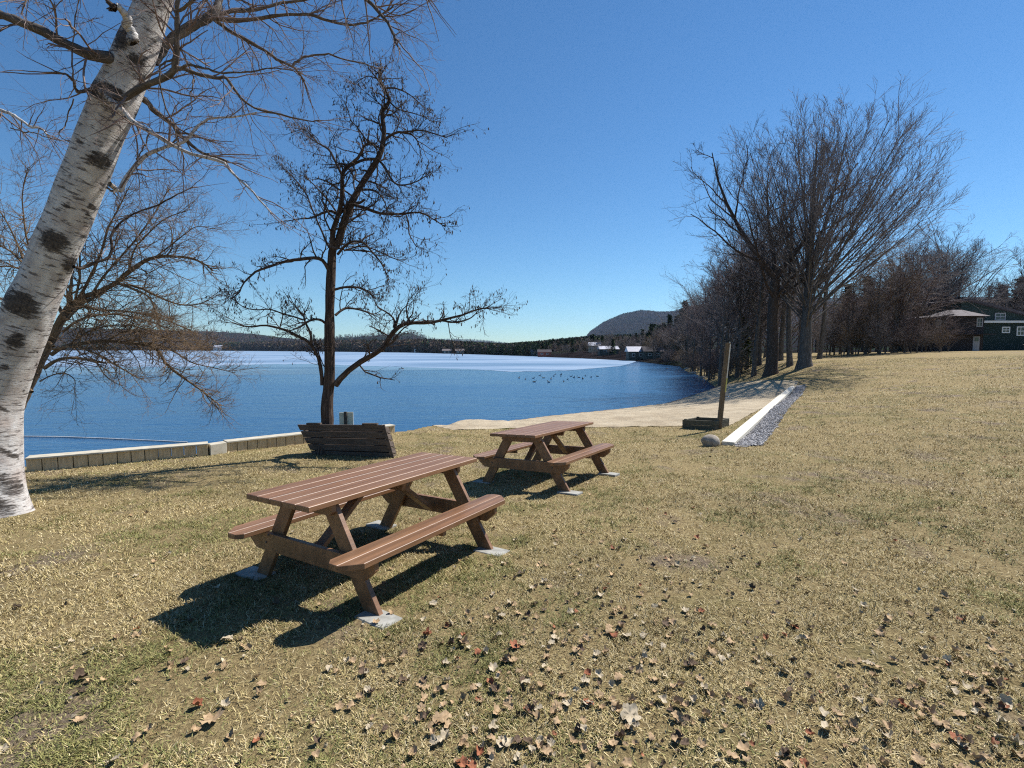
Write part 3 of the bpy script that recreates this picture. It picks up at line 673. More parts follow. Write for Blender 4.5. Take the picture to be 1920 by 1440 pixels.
# ================================================================ branching engine
def spawn(P, Rr, k, t0, t1, ang, angsd, lr, rr_, n, wob, up=0.0, lsd=.25, fall=.5, r2=None, minr=.0015, curve=0.0, absl=None):
    """children of every polyline; returns P2 (N*k,n,3), R2"""
    r2 = r2 or rng; Nn, m_, _ = P.shape; idx = np.repeat(np.arange(Nn), k); M_ = len(idx)
    t_ = np.clip(t0+(t1-t0)*((np.tile(np.arange(k), Nn)+r2.uniform(0, 1, M_))/k), 0, .999); fi = t_*(m_-1); i0 = fi.astype(int); fr = (fi-i0)[:, None]
    pos = P[idx, i0]*(1-fr)+P[idx, i0+1]*fr; tan = P[idx, i0+1]-P[idx, i0]; tan /= np.linalg.norm(tan, axis=1, keepdims=True)+1e-9
    rad = Rr[idx, i0]*(1-fr[:, 0])+Rr[idx, i0+1]*fr[:, 0]
    rnd = r2.normal(size=(M_, 3)); per = np.cross(tan, rnd); per /= np.linalg.norm(per, axis=1, keepdims=True)+1e-9
    a = np.radians(r2.normal(ang, angsd, M_))[:, None]; d = tan*np.cos(a)+per*np.sin(a)
    PL = np.linalg.norm(np.diff(P, axis=1), axis=2).sum(1)[idx]
    if absl is not None: PL = np.full(M_, absl)/lr
    L = PL*lr*(1-fall*(t_-t0)/(max(t1-t0, .01)))*np.clip(r2.normal(1, lsd, M_), .35, 1.9); st = (L/(n-1))[:, None]
    out = np.empty((M_, n, 3)); out[:, 0] = pos
    for q in range(1, n):
        d = d+r2.normal(size=(M_, 3))*wob+np.array([0, 0, up])
        if curve: d = d+curve*tan
        d /= np.linalg.norm(d, axis=1, keepdims=True); out[:, q] = out[:, q-1]+d*st
    r0 = np.maximum(rad*rr_, minr); Ro = np.maximum(r0[:, None]*np.linspace(1, .3, n)[None], minr*.7)
    return out, Ro
def smooth_poly(P, n):
    """Catmull-Rom resample"""
    P = np.asarray(P, float)
    if len(P) == 2: return interp_idx(P, n)
    Q = np.vstack([2*P[0]-P[1], P, 2*P[-1]-P[-2]]); g = np.linspace(0, len(P)-1-1e-6, n); i = g.astype(int); t_ = (g-i)[:, None]
    a, b_, c, d = Q[i], Q[i+1], Q[i+2], Q[i+3]
    return .5*((2*b_)+(-a+c)*t_+(2*a-5*b_+4*c-d)*t_**2+(-a+3*b_-3*c+d)*t_**3)
def traced(pts, Y0, Y1, r0, r1, n=14, sc_=1.0):
    """pixel polyline (u,v) -> world polyline with depth Y0..Y1 ; radii in pixels"""
    m_ = len(pts); Ys = np.linspace(Y0, Y1, m_); P = np.array([px(u, v, y) for (u, v), y in zip(pts, Ys)]); P = smooth_poly(P, n)
    cu = 1/np.sqrt(1+(P[:, 0]/P[:, 1])**2); Rr = np.linspace(r0, r1, n)/F*P[:, 1]*cu; return P, Rr

# ---------------------------------------------------------------- birch
YB = 5.75
bt = [(-18,1010,92),(-14,975,80),(-13,940,70),(-13,900,65),(-14,815,62),(-5,742,58),(24,660,55),(56,580,52),(84,515,48),(125,420,46.5),(154,347,46),(196,235,44),(219,180,44),(253,100,39),(290,0,32),(318,-80,28),(345,-160,25),(380,-260,20),(400,-380,14),(430,-520,8)]
def birch():
    base = px(-5, 985, YB); gb = gz(base[0], YB)
    T = thing('birch_tree', 'large leaning white barked birch in the left foreground', 'tree', (base[0], YB, gb)); L0 = np.array(T.location)
    P = np.array([px(u, v, YB) for u, v, _ in bt])-L0; rad = np.array([r_/math.sqrt(1+((u_-U0)/F)**2) for u_, _, r_ in bt])/F*YB*.98
    P[0, 2] = -.25; n = 360; sd_ = 120; Ps = smooth_poly(P, n); Rs = smooth_poly(rad[:, None].repeat(3, 1), n)[:, 0]
    Tn = np.gradient(Ps, axis=0); Tn /= np.linalg.norm(Tn, axis=1)[:, None]; Uv = np.cross(Tn, [0, 1, 0]); Uv /= np.linalg.norm(Uv, axis=1)[:, None]; Wv = np.cross(Tn, Uv)
    a = np.linspace(0, 2*math.pi, sd_, endpoint=False); Ln = np.r_[0, np.cumsum(np.linalg.norm(np.diff(Ps, axis=0), axis=1))]
    AA, LL = np.meshgrid(a, Ln); sc_ = [(40,570,50,34,1.2),(102,452,40,28,1.15),(186,300,34,22,1.1),(150,265,20,10,.8),(196,172,55,24,1.25),(255,112,34,20,1.0),(232,72,24,40,1.0),(136,497,30,24,1.1),(172,388,13,9,1.1),(165,402,10,6,.9),(30,640,28,30,.9),(10,690,22,12,.8),(15,850,50,10,.9),(0,765,40,7,.9),(50,735,14,12,.8),(20,905,60,30,.75),(-5,945,60,26,.8),(125,385,16,12,.8),(130,330,10,8,.7),(262,140,25,14,.8),(205,205,30,14,.7),(70,660,18,6,.8),(120,350,8,5,.8),(205,245,40,5,.7),(60,560,14,6,.8),(215,27,14,20,.9)]
    Dv = Uv[:, None, :]*np.cos(a)[None, :, None]+Wv[:, None, :]*np.sin(a)[None, :, None]
    lump = 1+.022*np.sin(3*AA+LL*1.3)+.015*np.sin(5*AA-LL*2.1)+.012*np.sin(LL*9+AA)
    flare = np.exp(-np.maximum(LL-.2, 0)/.20)*(.30*np.maximum(0, np.sin(4*AA+.6))+.16+.05*np.sin(9*AA))
    V = Ps[:, None, :]+(Rs[:, None]*(lump+flare))[..., None]*Dv
    scar = np.zeros((n, sd_)); Wd = V+L0; tw = Wd[..., 1]*math.cos(PIT)-(Wd[..., 2]-H)*math.sin(PIT)
    uu = U0+F*Wd[..., 0]/tw; vv = V0-F*((Wd[..., 2]-H)*math.cos(PIT)+Wd[..., 1]*math.sin(PIT))/tw; front = Dv[..., 1] < .25
    swell = np.zeros_like(scar)
    for (u, v, su, sv, am) in sc_:
        ca_, sa_ = math.cos(.38), math.sin(.38); du = (uu-u)*ca_+(vv-v)*sa_; dv = -(uu-u)*sa_+(vv-v)*ca_
        g = np.exp(-((du/su)**2+(dv/sv)**2)*1.3)*front; scar = np.maximum(scar, am*g); swell = np.maximum(swell, g*(.02 if sv > 19 else 0))
    for q in range(46):   # scars all around, also unseen sides
        a0 = rng.uniform(0, 6.28); l0 = rng.uniform(.3, Ln[-1]); g = np.exp(-((np.angle(np.exp(1j*(AA-a0)))/.22)**2+((LL-l0)/.05)**2)); scar = np.maximum(scar, g*rng.uniform(.5, .9))
    V = V+Dv*swell[..., None]
    i, j = np.meshgrid(np.arange(n-1), np.arange(sd_), indexing='ij'); j2 = (j+1) % sd_; f = np.stack([i*sd_+j, i*sd_+j2, (i+1)*sd_+j2, (i+1)*sd_+j], 2).reshape(-1, 4)
    def uvf(ii, jj): return np.stack([jj/sd_*2*math.pi*.36+0*ii, Ln[ii]], -1)
    uv = np.stack([uvf(i, j), uvf(i, j+1), uvf(i+1, j+1), uvf(i+1, j)], 2).reshape(-1, 2)
    link('trunk', make_mesh('trunk', V.reshape(-1, 3), f, M['birch'], True, uvs=uv, attrs={'scar': scar.ravel()}), T)
    Yf = YB-.30
    limbs = [ # pts, Y0, Y1, r0, r1, density, material
     ([(218,118),(200,107),(167,97),(120,73),(67,43),(0,13),(-80,-30),(-180,-60)],YB-.1,YB-.9,14,7,1,'bark_grey'),
     ([(252,80),(244,62),(233,44),(226,28),(216,15)],YB-.28,YB-.5,12,7,0,'birch'),
     ([(190,172),(210,179),(233,180),(258,168),(283,157),(327,140),(333,115),(333,83),(331,50),(330,17),(334,-30),(345,-90)],Yf,YB-1.0,8,4,1.6,'bark_grey'),
     ([(196,176),(212,190),(233,207),(247,227),(283,247),(320,267),(367,290),(420,302),(455,330),(490,360),(520,392)],Yf-.02,YB-1.0,7,1.2,1.1,'birch'),
     ([(176,167),(158,168),(143,170),(138,160),(133,147),(123,133),(103,127)],YB-.2,YB-.7,4,2.2,1.0,'bark_limb'),
     ([(139,160),(134,140),(134,100),(137,60),(138,33),(146,-5),(150,-60)],YB-.62,YB-.75,1.7,.9,1.5,'bark_limb'),
     ([(205,345),(214,352),(224,357),(230,346),(240,325),(255,305),(270,290),(295,280),(317,271),(345,262),(362,243),(377,230),(397,219),(440,218),(480,209)],YB-.1,YB+.6,6,1.4,1.2,'birch'),
     ([(288,118),(305,95),(333,67),(362,50),(393,33),(410,18),(417,0),(430,-40),(460,-90)],YB+.2,YB+.7,10.5,6,1.4,'bark_grey'),
     ([(400,35),(430,55),(467,77),(500,98),(520,113),(550,127),(563,140),(573,155)],YB+.6,YB+1.0,4.2,1.6,1.5,'bark_limb'),
     ([(547,125),(565,112),(587,102),(613,101),(640,110),(680,122),(700,130)],YB+.95,YB+1.4,2.3,.9,1.2,'bark_limb'),
     ([(405,30),(440,22),(483,17),(533,7),(583,3),(640,-10)],YB+.6,YB+1.5,4,1.6,1.6,'bark_limb'),
     ([(400,33),(440,36),(500,33),(548,27),(590,27),(633,40),(664,44),(690,36),(715,22),(737,4)],YB+.5,YB+.4,3.5,1.2,1.6,'bark_limb'),
     ([(262,180),(280,196),(293,210),(317,230),(335,250),(350,263),(383,287),(427,300)],YB+.15,YB+.5,7,2,1.2,'bark_limb'),
     ([(333,128),(365,137),(400,143),(423,147),(443,173),(467,192),(517,205),(567,214),(600,211)],YB-.9,YB-.6,4.2,.9,1.5,'bark_limb'),
     ([(330,132),(360,124),(400,128),(450,130),(500,122),(560,128)],YB-.9,YB-1.4,3,.8,1.5,'bark_limb'),
     ([(-60,190),(0,207),(33,217),(60,233),(80,240),(95,250)],YB+1.2,YB+1,5,1.6,1.2,'birch'),
     ([(138,500),(152,504),(185,492),(210,480),(212,445),(230,422),(265,400),(312,387),(345,372),(372,358)],YB-.2,YB+.6,4,1,1.3,'bark_dark'),
     ([(333,20),(380,-10),(430,-30),(500,-40)],YB-1,YB-1.6,3,1.5,1.8,'bark_limb'),
     ([(310,-60),(400,-100),(520,-80),(620,-50),(680,-10),(720,40),(745,95)],YB,YB-1.2,8,1.5,1.8,'bark_limb'),
     ([(320,-80),(250,-110),(150,-90),(60,-50),(20,10)],YB,YB-1.5,6,1.5,1.8,'bark_limb'),
     ([(345,-150),(430,-200),(560,-190),(700,-140),(770,-60),(800,10)],YB,YB+1.2,7,1.5,1.6,'bark_limb'),
     ([(200,350),(215,362),(228,372),(240,385)],YB-.1,YB-.3,2.4,1,0,'bark_limb'),
     ([(138,185),(120,230),(110,250),(125,262),(138,265)],YB+.3,YB+.3,1.5,.8,1,'bark_limb'),
     ([(20,240),(60,247),(110,262),(137,265)],YB+.8,YB+.4,1.6,.8,1.2,'bark_limb'),
     ([(330,110),(300,125),(292,160),(300,200),(318,232),(330,270)],YB-.8,YB-.9,2.2,1,1.2,'bark_limb'),
     ([(280,250),(265,280),(255,310),(262,340)],YB-.7,YB-.8,1.6,.7,1,'bark_limb'),
     ([(365,150),(372,190),(365,230)],YB-.7,YB-.7,1.5,.7,1,'bark_limb'),
    ]
    cr = TB(); r3 = np.random.default_rng(5)
    for pts_, y0, y1, r0, r1, dn, mt in limbs:
        P, Rr = traced(pts_, y0, y1, r0, r1, 26); P = P-L0; nz = np.cumsum(r3.normal(0, .006, P.shape), 0); nz[0] = 0; P = P+nz
        tb = TB(); tb.add(P[None], (Rr*(1+.12*r3.uniform(-1, 1, len(Rr))))[None], 10)
        me = tb.mesh('branch', M[mt])
        if mt == 'birch':
            at = me.attributes.new('scar', 'FLOAT', 'POINT'); vals = np.repeat(np.interp(np.arange(26), [0, 5, 26], [.75, .25, .3]), 10); at.data.foreach_set('value', vals.astype(np.float32))
        link('branch', me, T)
        if dn <= 0: continue
        Lm = np.linalg.norm(np.diff(P, axis=0), axis=1).sum(); k1 = max(3, int(Lm*5.5*dn))
        A, RA = spawn(P[None], Rr[None], k1, .15, 1, 55, 18, 1, .45, 9, .13, -.03, r2=r3, absl=.62, minr=.0028, lsd=.4)
        RA = np.minimum(RA, .010)
        B, RB = spawn(A, RA, 5, .12, 1, 42, 14, .55, .6, 7, .13, -.03, r2=r3, minr=.0018, fall=.3)
        C, RC = spawn(B, RB, 3, .15, 1, 40, 14, .5, .7, 5, .13, -.04, r2=r3, minr=.0013, fall=.3)
        cr.add(A, RA, 5); cr.add(B, RB, 4); cr.add(C, RC, 3)
        tip, rt = spawn(P[None, -6:], Rr[None, -6:], 3, .5, 1, 18, 8, 1, .7, 10, .1, -.01, r2=r3, absl=.8, minr=.0025); cr.add(tip, rt, 4)
    # curved broken end of the stub
    link('crown', cr.mesh('crown', M['twig_pale'], False), T)
    mb = TB(); r4 = np.random.default_rng(9); e = px(216, 15, YB-.5)-L0; q = []
    for k in range(9):
        d = np.array([-.6, r4.uniform(-.3, .3), r4.uniform(-.15, .75)]); d /= np.linalg.norm(d); q.append(np.array([e+r4.normal(0, .012, 3), e+d*.05, e+d*r4.uniform(.08, .14)]))
    mb.add(np.array(q), np.tile([.026, .018, .004], (9, 1)), 5); link('splintered_end', mb.mesh('splintered_end', M['bark_dark']), T)
birch()
# ---------------------------------------------------------------- generic traced tree
def traced_tree(T, L0, trunk, limbs, barkm, twigm, r3, sides=14, twig=None, catkins=0, deep=True, lsc=1):
    """trunk, limbs: (pts, Y0, Y1, r0px, r1px, density)"""
    cr = TB(); ends = []
    for q, (pts_, y0, y1, r0, r1, dn) in enumerate([trunk]+limbs):
        if q and lsc != 1: r0, r1 = r0*lsc, r1*lsc
        n = 40 if q == 0 else 20
        P, Rr = traced(pts_, y0, y1, r0, r1, n); P = P-L0; Lm = np.linalg.norm(np.diff(P, axis=0), axis=1).sum()
        nz = np.cumsum(r3.normal(0, .0022*Lm, P.shape), 0)*.5; nz[0] = 0; P = P+nz*(0 if q == 0 else 1)
        if q == 0: Rr = Rr*(1+.5*np.exp(-np.linspace(0, Lm, n)/.16)); P[0, 2] -= .15
        tb = TB(); tb.add(P[None], (Rr*(1+.08*r3.uniform(-1, 1, n)))[None], sides if q == 0 else 8)
        link('trunk' if q == 0 else 'branch', tb.mesh('trunk' if q == 0 else 'branch', barkm), T)
        if dn <= 0: continue
        g = dict(absl=.8, k=6.0); g.update(twig or {})
        k1 = max(2, int(Lm*g['k']*dn)); t0 = .12 if q else .45
        A, RA = spawn(P[None], Rr[None], k1, t0, 1, g.get('ang', 55), 18, 1, .5, 9, g.get('wob', .16), g.get('up', .02), r2=r3, absl=g['absl'], minr=g.get('r', .004), lsd=.45); RA = np.minimum(RA, g.get('rmax', .016))
        tip, rt = spawn(P[None, -6:], Rr[None, -6:], 3, .4, 1, 22, 10, 1, .7, 9, .1, g.get('up', .02), r2=r3, absl=g['absl']*1.1, minr=g.get('r', .004))
        A = np.concatenate([A, tip]); RA = np.concatenate([RA, rt])
        B, RB = spawn(A, RA, g.get('k2', 6), .1, 1, 45, 14, .5, .6, 7, g.get('wob', .16), g.get('up', .02), r2=r3, minr=g.get('r', .004)*.65, fall=.3)
        cr.add(A, RA, 5); cr.add(B, RB, 4); last = B
        if deep:
            C, RC = spawn(B, RB, g.get('k3', 3), .15, 1, 42, 14, .5, .7, 5, .16, g.get('up', .02), r2=r3, minr=g.get('r', .004)*.5, fall=.3); cr.add(C, RC, 3); last = C
        ends.append(np.concatenate([last[:, -1], last[:, -2]]))
    link('crown', cr.mesh('crown', twigm, False), T)
    if catkins:
        E_ = np.concatenate(ends); pick = E_[r3.integers(0, len(E_), catkins)]; pick = pick[np.linalg.norm(pick, axis=1) > .5]
        n = len(pick); d = r3.normal(0, .25, (n, 3)); d[:, 2] = -1; d /= np.linalg.norm(d, axis=1)[:, None]; ln = r3.uniform(.03, .065, n)[:, None]
        Pc = np.stack([pick, pick+d*ln*.35, pick+d*ln*.75, pick+d*ln], 1); Rc = np.tile([.0025, .007, .006, .002], (n, 1)); tb = TB(); tb.add(Pc, Rc, 4)
        link('seed_pods', tb.mesh('seed_pods', M['twig_dark']), T)

def dark_tree():
    b_ = gnd(606, 853); Y = b_[1]+.1; b_[1] = Y
    T = thing('bare_tree', 'slender dark barked bare tree with dangling seed pods standing against the plank box', 'tree', tuple(b_)); L0 = np.array(T.location)
    tr = ([(605,862),(609,835),(614,798),(613,760),(616,730),(618,700),(618,650),(618,600),(619,550),(622,491),(624,466),(633,459),(644,419),(659,381),(681,341),(706,303),(717,275),(720,241),(716,209),(731,191),(722,169),(713,150),(712,132)],Y,Y+.1,12.5,2,.5)
    lb = [
     ([(623,466),(623,445),(625,428),(633,403),(639,381),(641,350),(642,325),(656,309),(672,294),(681,275),(691,267)],Y,Y-.3,7,2.2,.9),
     ([(633,404),(648,390),(662,383),(676,380),(684,374)],Y,Y+.1,4.5,2.5,0),
     ([(706,299),(695,298),(681,300),(669,305),(655,312)],Y+.05,Y-.2,3.6,2.4,.7),
     ([(719,264),(733,254),(747,248),(760,250),(772,253),(782,264),(787,277)],Y+.1,Y+.3,3.2,1.2,1),
     ([(750,249),(770,246),(791,245),(815,251),(837,258)],Y+.1,Y-.1,2,1,1.2),
     ([(664,384),(688,392),(712,400),(735,402),(759,401),(778,399),(795,401),(815,412),(836,426)],Y,Y-.7,3.6,1,.9),
     ([(762,404),(766,420),(767,437),(773,450),(781,463)],Y-.5,Y-.7,1.8,.8,1),
     ([(631,400),(622,396),(612,397),(597,403),(581,409),(565,410),(550,411)],Y,Y-.4,3.6,1,.9),
     ([(616,505),(605,488),(590,483),(565,486),(541,489),(512,498),(484,508),(470,518),(456,531),(448,548),(430,562)],Y,Y-.8,4.6,1.2,.8),
     ([(630,396),(615,375),(600,358),(585,342),(572,330)],Y,Y+.5,2,1,1),
     ([(617,464),(600,425),(585,390),(575,365),(560,345),(547,330),(530,314)],Y,Y+.7,2.2,.9,1),
     ([(643,332),(630,305),(619,283),(606,273),(594,266),(584,253),(572,243),(558,240)],Y-.1,Y+.4,2.8,.8,1),
     ([(668,360),(680,356),(694,356),(705,360),(714,368),(722,382),(727,396)],Y,Y-.8,2.8,1,1),
     ([(710,300),(720,312),(731,331),(740,342),(750,346),(765,345),(785,338),(803,326)],Y,Y-.6,2.8,.9,1.1),
     ([(633,477),(645,462),(660,453),(681,456),(698,474),(712,491),(720,506),(730,530)],Y,Y-.5,3.2,1,1.1),
     ([(645,470),(675,462),(700,466),(730,480),(755,490)],Y,Y+.6,2,.8,1.1),
     ([(628,543),(645,539),(666,539),(680,542),(692,548)],Y,Y-.2,3,1.6,.8),
     ([(731,191),(742,202),(755,207),(775,212),(800,220)],Y,Y+.3,1.8,.8,1.2),
     ([(722,166),(737,165),(752,169),(768,177),(783,189)],Y,Y-.3,2,.9,1.3),
     ([(720,203),(712,195),(706,190)],Y,Y,1.8,1,.6),
     ([(692,268),(678,250),(668,236),(658,225),(652,205),(645,188)],Y-.3,Y+.1,1.6,.7,1),
     ([(712,150),(700,145),(688,143),(675,150)],Y,Y+.3,1.6,.7,1.2),
     ([(706,305),(708,325),(705,345),(716,362)],Y,Y-.3,2,.8,1),
     ([(629,722),(640,708),(662,687),(690,670),(715,655),(728,636),(738,620),(751,610),(767,605),(790,605),(808,604),(830,599),(852,594),(875,588),(896,579),(918,577),(939,576)],Y,Y-.5,7,1,.7),
     ([(830,601),(848,604),(866,602),(884,595),(898,582)],Y-.35,Y-.6,2.4,.9,.7),
     ([(767,605),(764,592),(762,579),(764,569),(769,560)],Y-.3,Y-.1,2.2,.8,1.1),
     ([(738,614),(739,600),(728,588),(709,576),(703,566),(699,554)],Y-.2,Y+.2,2.2,.9,1),
     ([(604,722),(603,700),(598,675),(592,662),(587,652),(575,640),(560,632),(543,623),(525,617),(508,613),(493,611),(477,614),(461,614),(448,611),(436,607)],Y,Y-.6,4.6,1.2,.4),
     ([(584,645),(583,632),(580,620),(574,608),(570,598),(569,588)],Y-.2,Y-.3,3,2,.3),
     ([(611,607),(603,601),(592,599),(582,601),(574,605)],Y,Y-.3,3,2.4,.4),
     ([(569,600),(552,594),(531,588),(516,582),(502,579),(480,580),(458,576),(443,565),(430,556)],Y-.3,Y-.9,2,.9,.9),
     ([(524,616),(528,602),(531,588)],Y-.5,Y-.6,1.6,1.2,.3),
     ([(629,591),(640,582),(651,578),(670,580),(692,586)],Y,Y+.4,3.2,1.8,.7),
     ([(612,690),(606,684),(597,660)],Y,Y-.1,1.5,1,.3),
    ]
    traced_tree(T, L0, tr, lb, M['bark_dark'], M['twig_dark'], np.random.default_rng(21), 18, dict(absl=.55, k=10, r=.0040, wob=.2, up=.03, k2=6, k3=3), catkins=3800, lsc=.88)
dark_tree()
def left_tree():
    Y = 11.2; u0 = 18; x = (u0-U0)/F*Y; T = thing('bare_tree', 'spreading tan twigged bare tree leaning over the water behind the white birch', 'tree', (x, Y, gz(x, Y)-.1)); L0 = np.array(T.location)
    tr = ([(8,828),(18,800),(32,770),(48,735),(64,700),(80,667),(97,635),(115,600),(135,570)],Y,Y+.2,15,9,.2)
    lb = [
     ([(132,580),(150,560),(185,547),(215,533),(240,512),(258,498),(275,487),(295,481),(312,480),(340,481),(362,485),(380,492),(398,506)],Y+.2,Y+.8,10,2,1.6),
     ([(222,532),(240,538),(260,547),(272,552),(282,562),(290,578),(296,598)],Y+.4,Y,4.5,2,1.4),
     ([(228,533),(260,538),(300,557),(335,570),(365,571),(392,562)],Y+.5,Y+1,4.5,1.4,1.6),
     ([(84,690),(100,678),(117,672),(136,670),(154,672),(175,676),(197,679)],Y,Y-.5,7,3,1),
     ([(96,665),(120,650),(150,645),(200,640),(245,645),(290,653),(312,686),(340,708),(365,725),(390,745),(412,762)],Y,Y+.4,8,1.8,2.2),
     ([(100,655),(140,650),(187,667),(215,684),(239,696),(258,708)],Y,Y-1,4.5,1.6,1.6),
     ([(245,645),(280,643),(320,655),(360,680),(400,690),(440,700)],Y+.3,Y+.9,3.5,1,2.0),
     ([(75,715),(95,705),(120,700),(140,712),(140,735)],Y,Y-.8,3,1,1),
     ([(118,622),(150,600),(190,590),(240,592),(290,606),(340,625)],Y,Y-.8,5,1.4,2.2),
     ([(125,600),(150,575),(190,580),(250,585),(310,600),(360,620)],Y,Y+1,5,1.4,2.2),
     ([(140,572),(165,530),(190,480),(205,430),(225,390),(245,350)],Y+.2,Y+.6,5.5,1.4,2.0),
     ([(170,555),(200,510),(240,465),(275,420),(300,380),(315,350)],Y+.2,Y+1,4,1.2,1.8),
     ([(240,512),(250,470),(275,440),(310,410),(350,395)],Y+.4,Y+.2,3.5,1.2,1.8),
     ([(290,483),(320,460),(345,440),(370,425),(400,430)],Y+.6,Y+1,2.6,1,1.8),
     ([(312,480),(322,465),(322,440),(318,420)],Y+.6,Y+.8,2.5,1.2,1.6),
     ([(125,600),(90,545),(50,500),(20,470),(-20,450)],Y,Y+.5,7,2,1.6),
     ([(90,545),(60,480),(45,420),(40,360),(50,310)],Y+.2,Y-.2,4,1.2,1.7),
     ([(60,515),(20,500),(-20,505),(-70,520)],Y+.2,Y+.6,3.5,1.2,1.6),
     ([(50,500),(20,430),(-10,380),(-40,330)],Y+.3,Y+.6,3.4,1.2,1.7),
     ([(60,735),(20,700),(-30,660),(-90,640)],Y,Y+.5,6,2,1.3),
     ([(100,650),(50,600),(0,560),(-50,560)],Y,Y+.3,5,2,1.4),
     ([(140,570),(150,510),(150,450),(160,390),(180,340)],Y+.2,Y,4,1.2,1.6),
     ([(200,640),(240,620),(290,625),(340,640),(390,655)],Y,Y-.4,3.2,1,2.2),
     ([(120,655),(160,625),(220,610),(280,620),(330,650)],Y,Y+.2,3.4,1.2,2.4),
    ]
    traced_tree(T, L0, tr, lb, M['bark_tan'], M['twig_tan'], np.random.default_rng(33), 14, dict(absl=.85, k=7.5, r=.0042, rmax=.009, wob=.16, up=.04, k2=7, k3=3), lsc=.68)
left_tree()

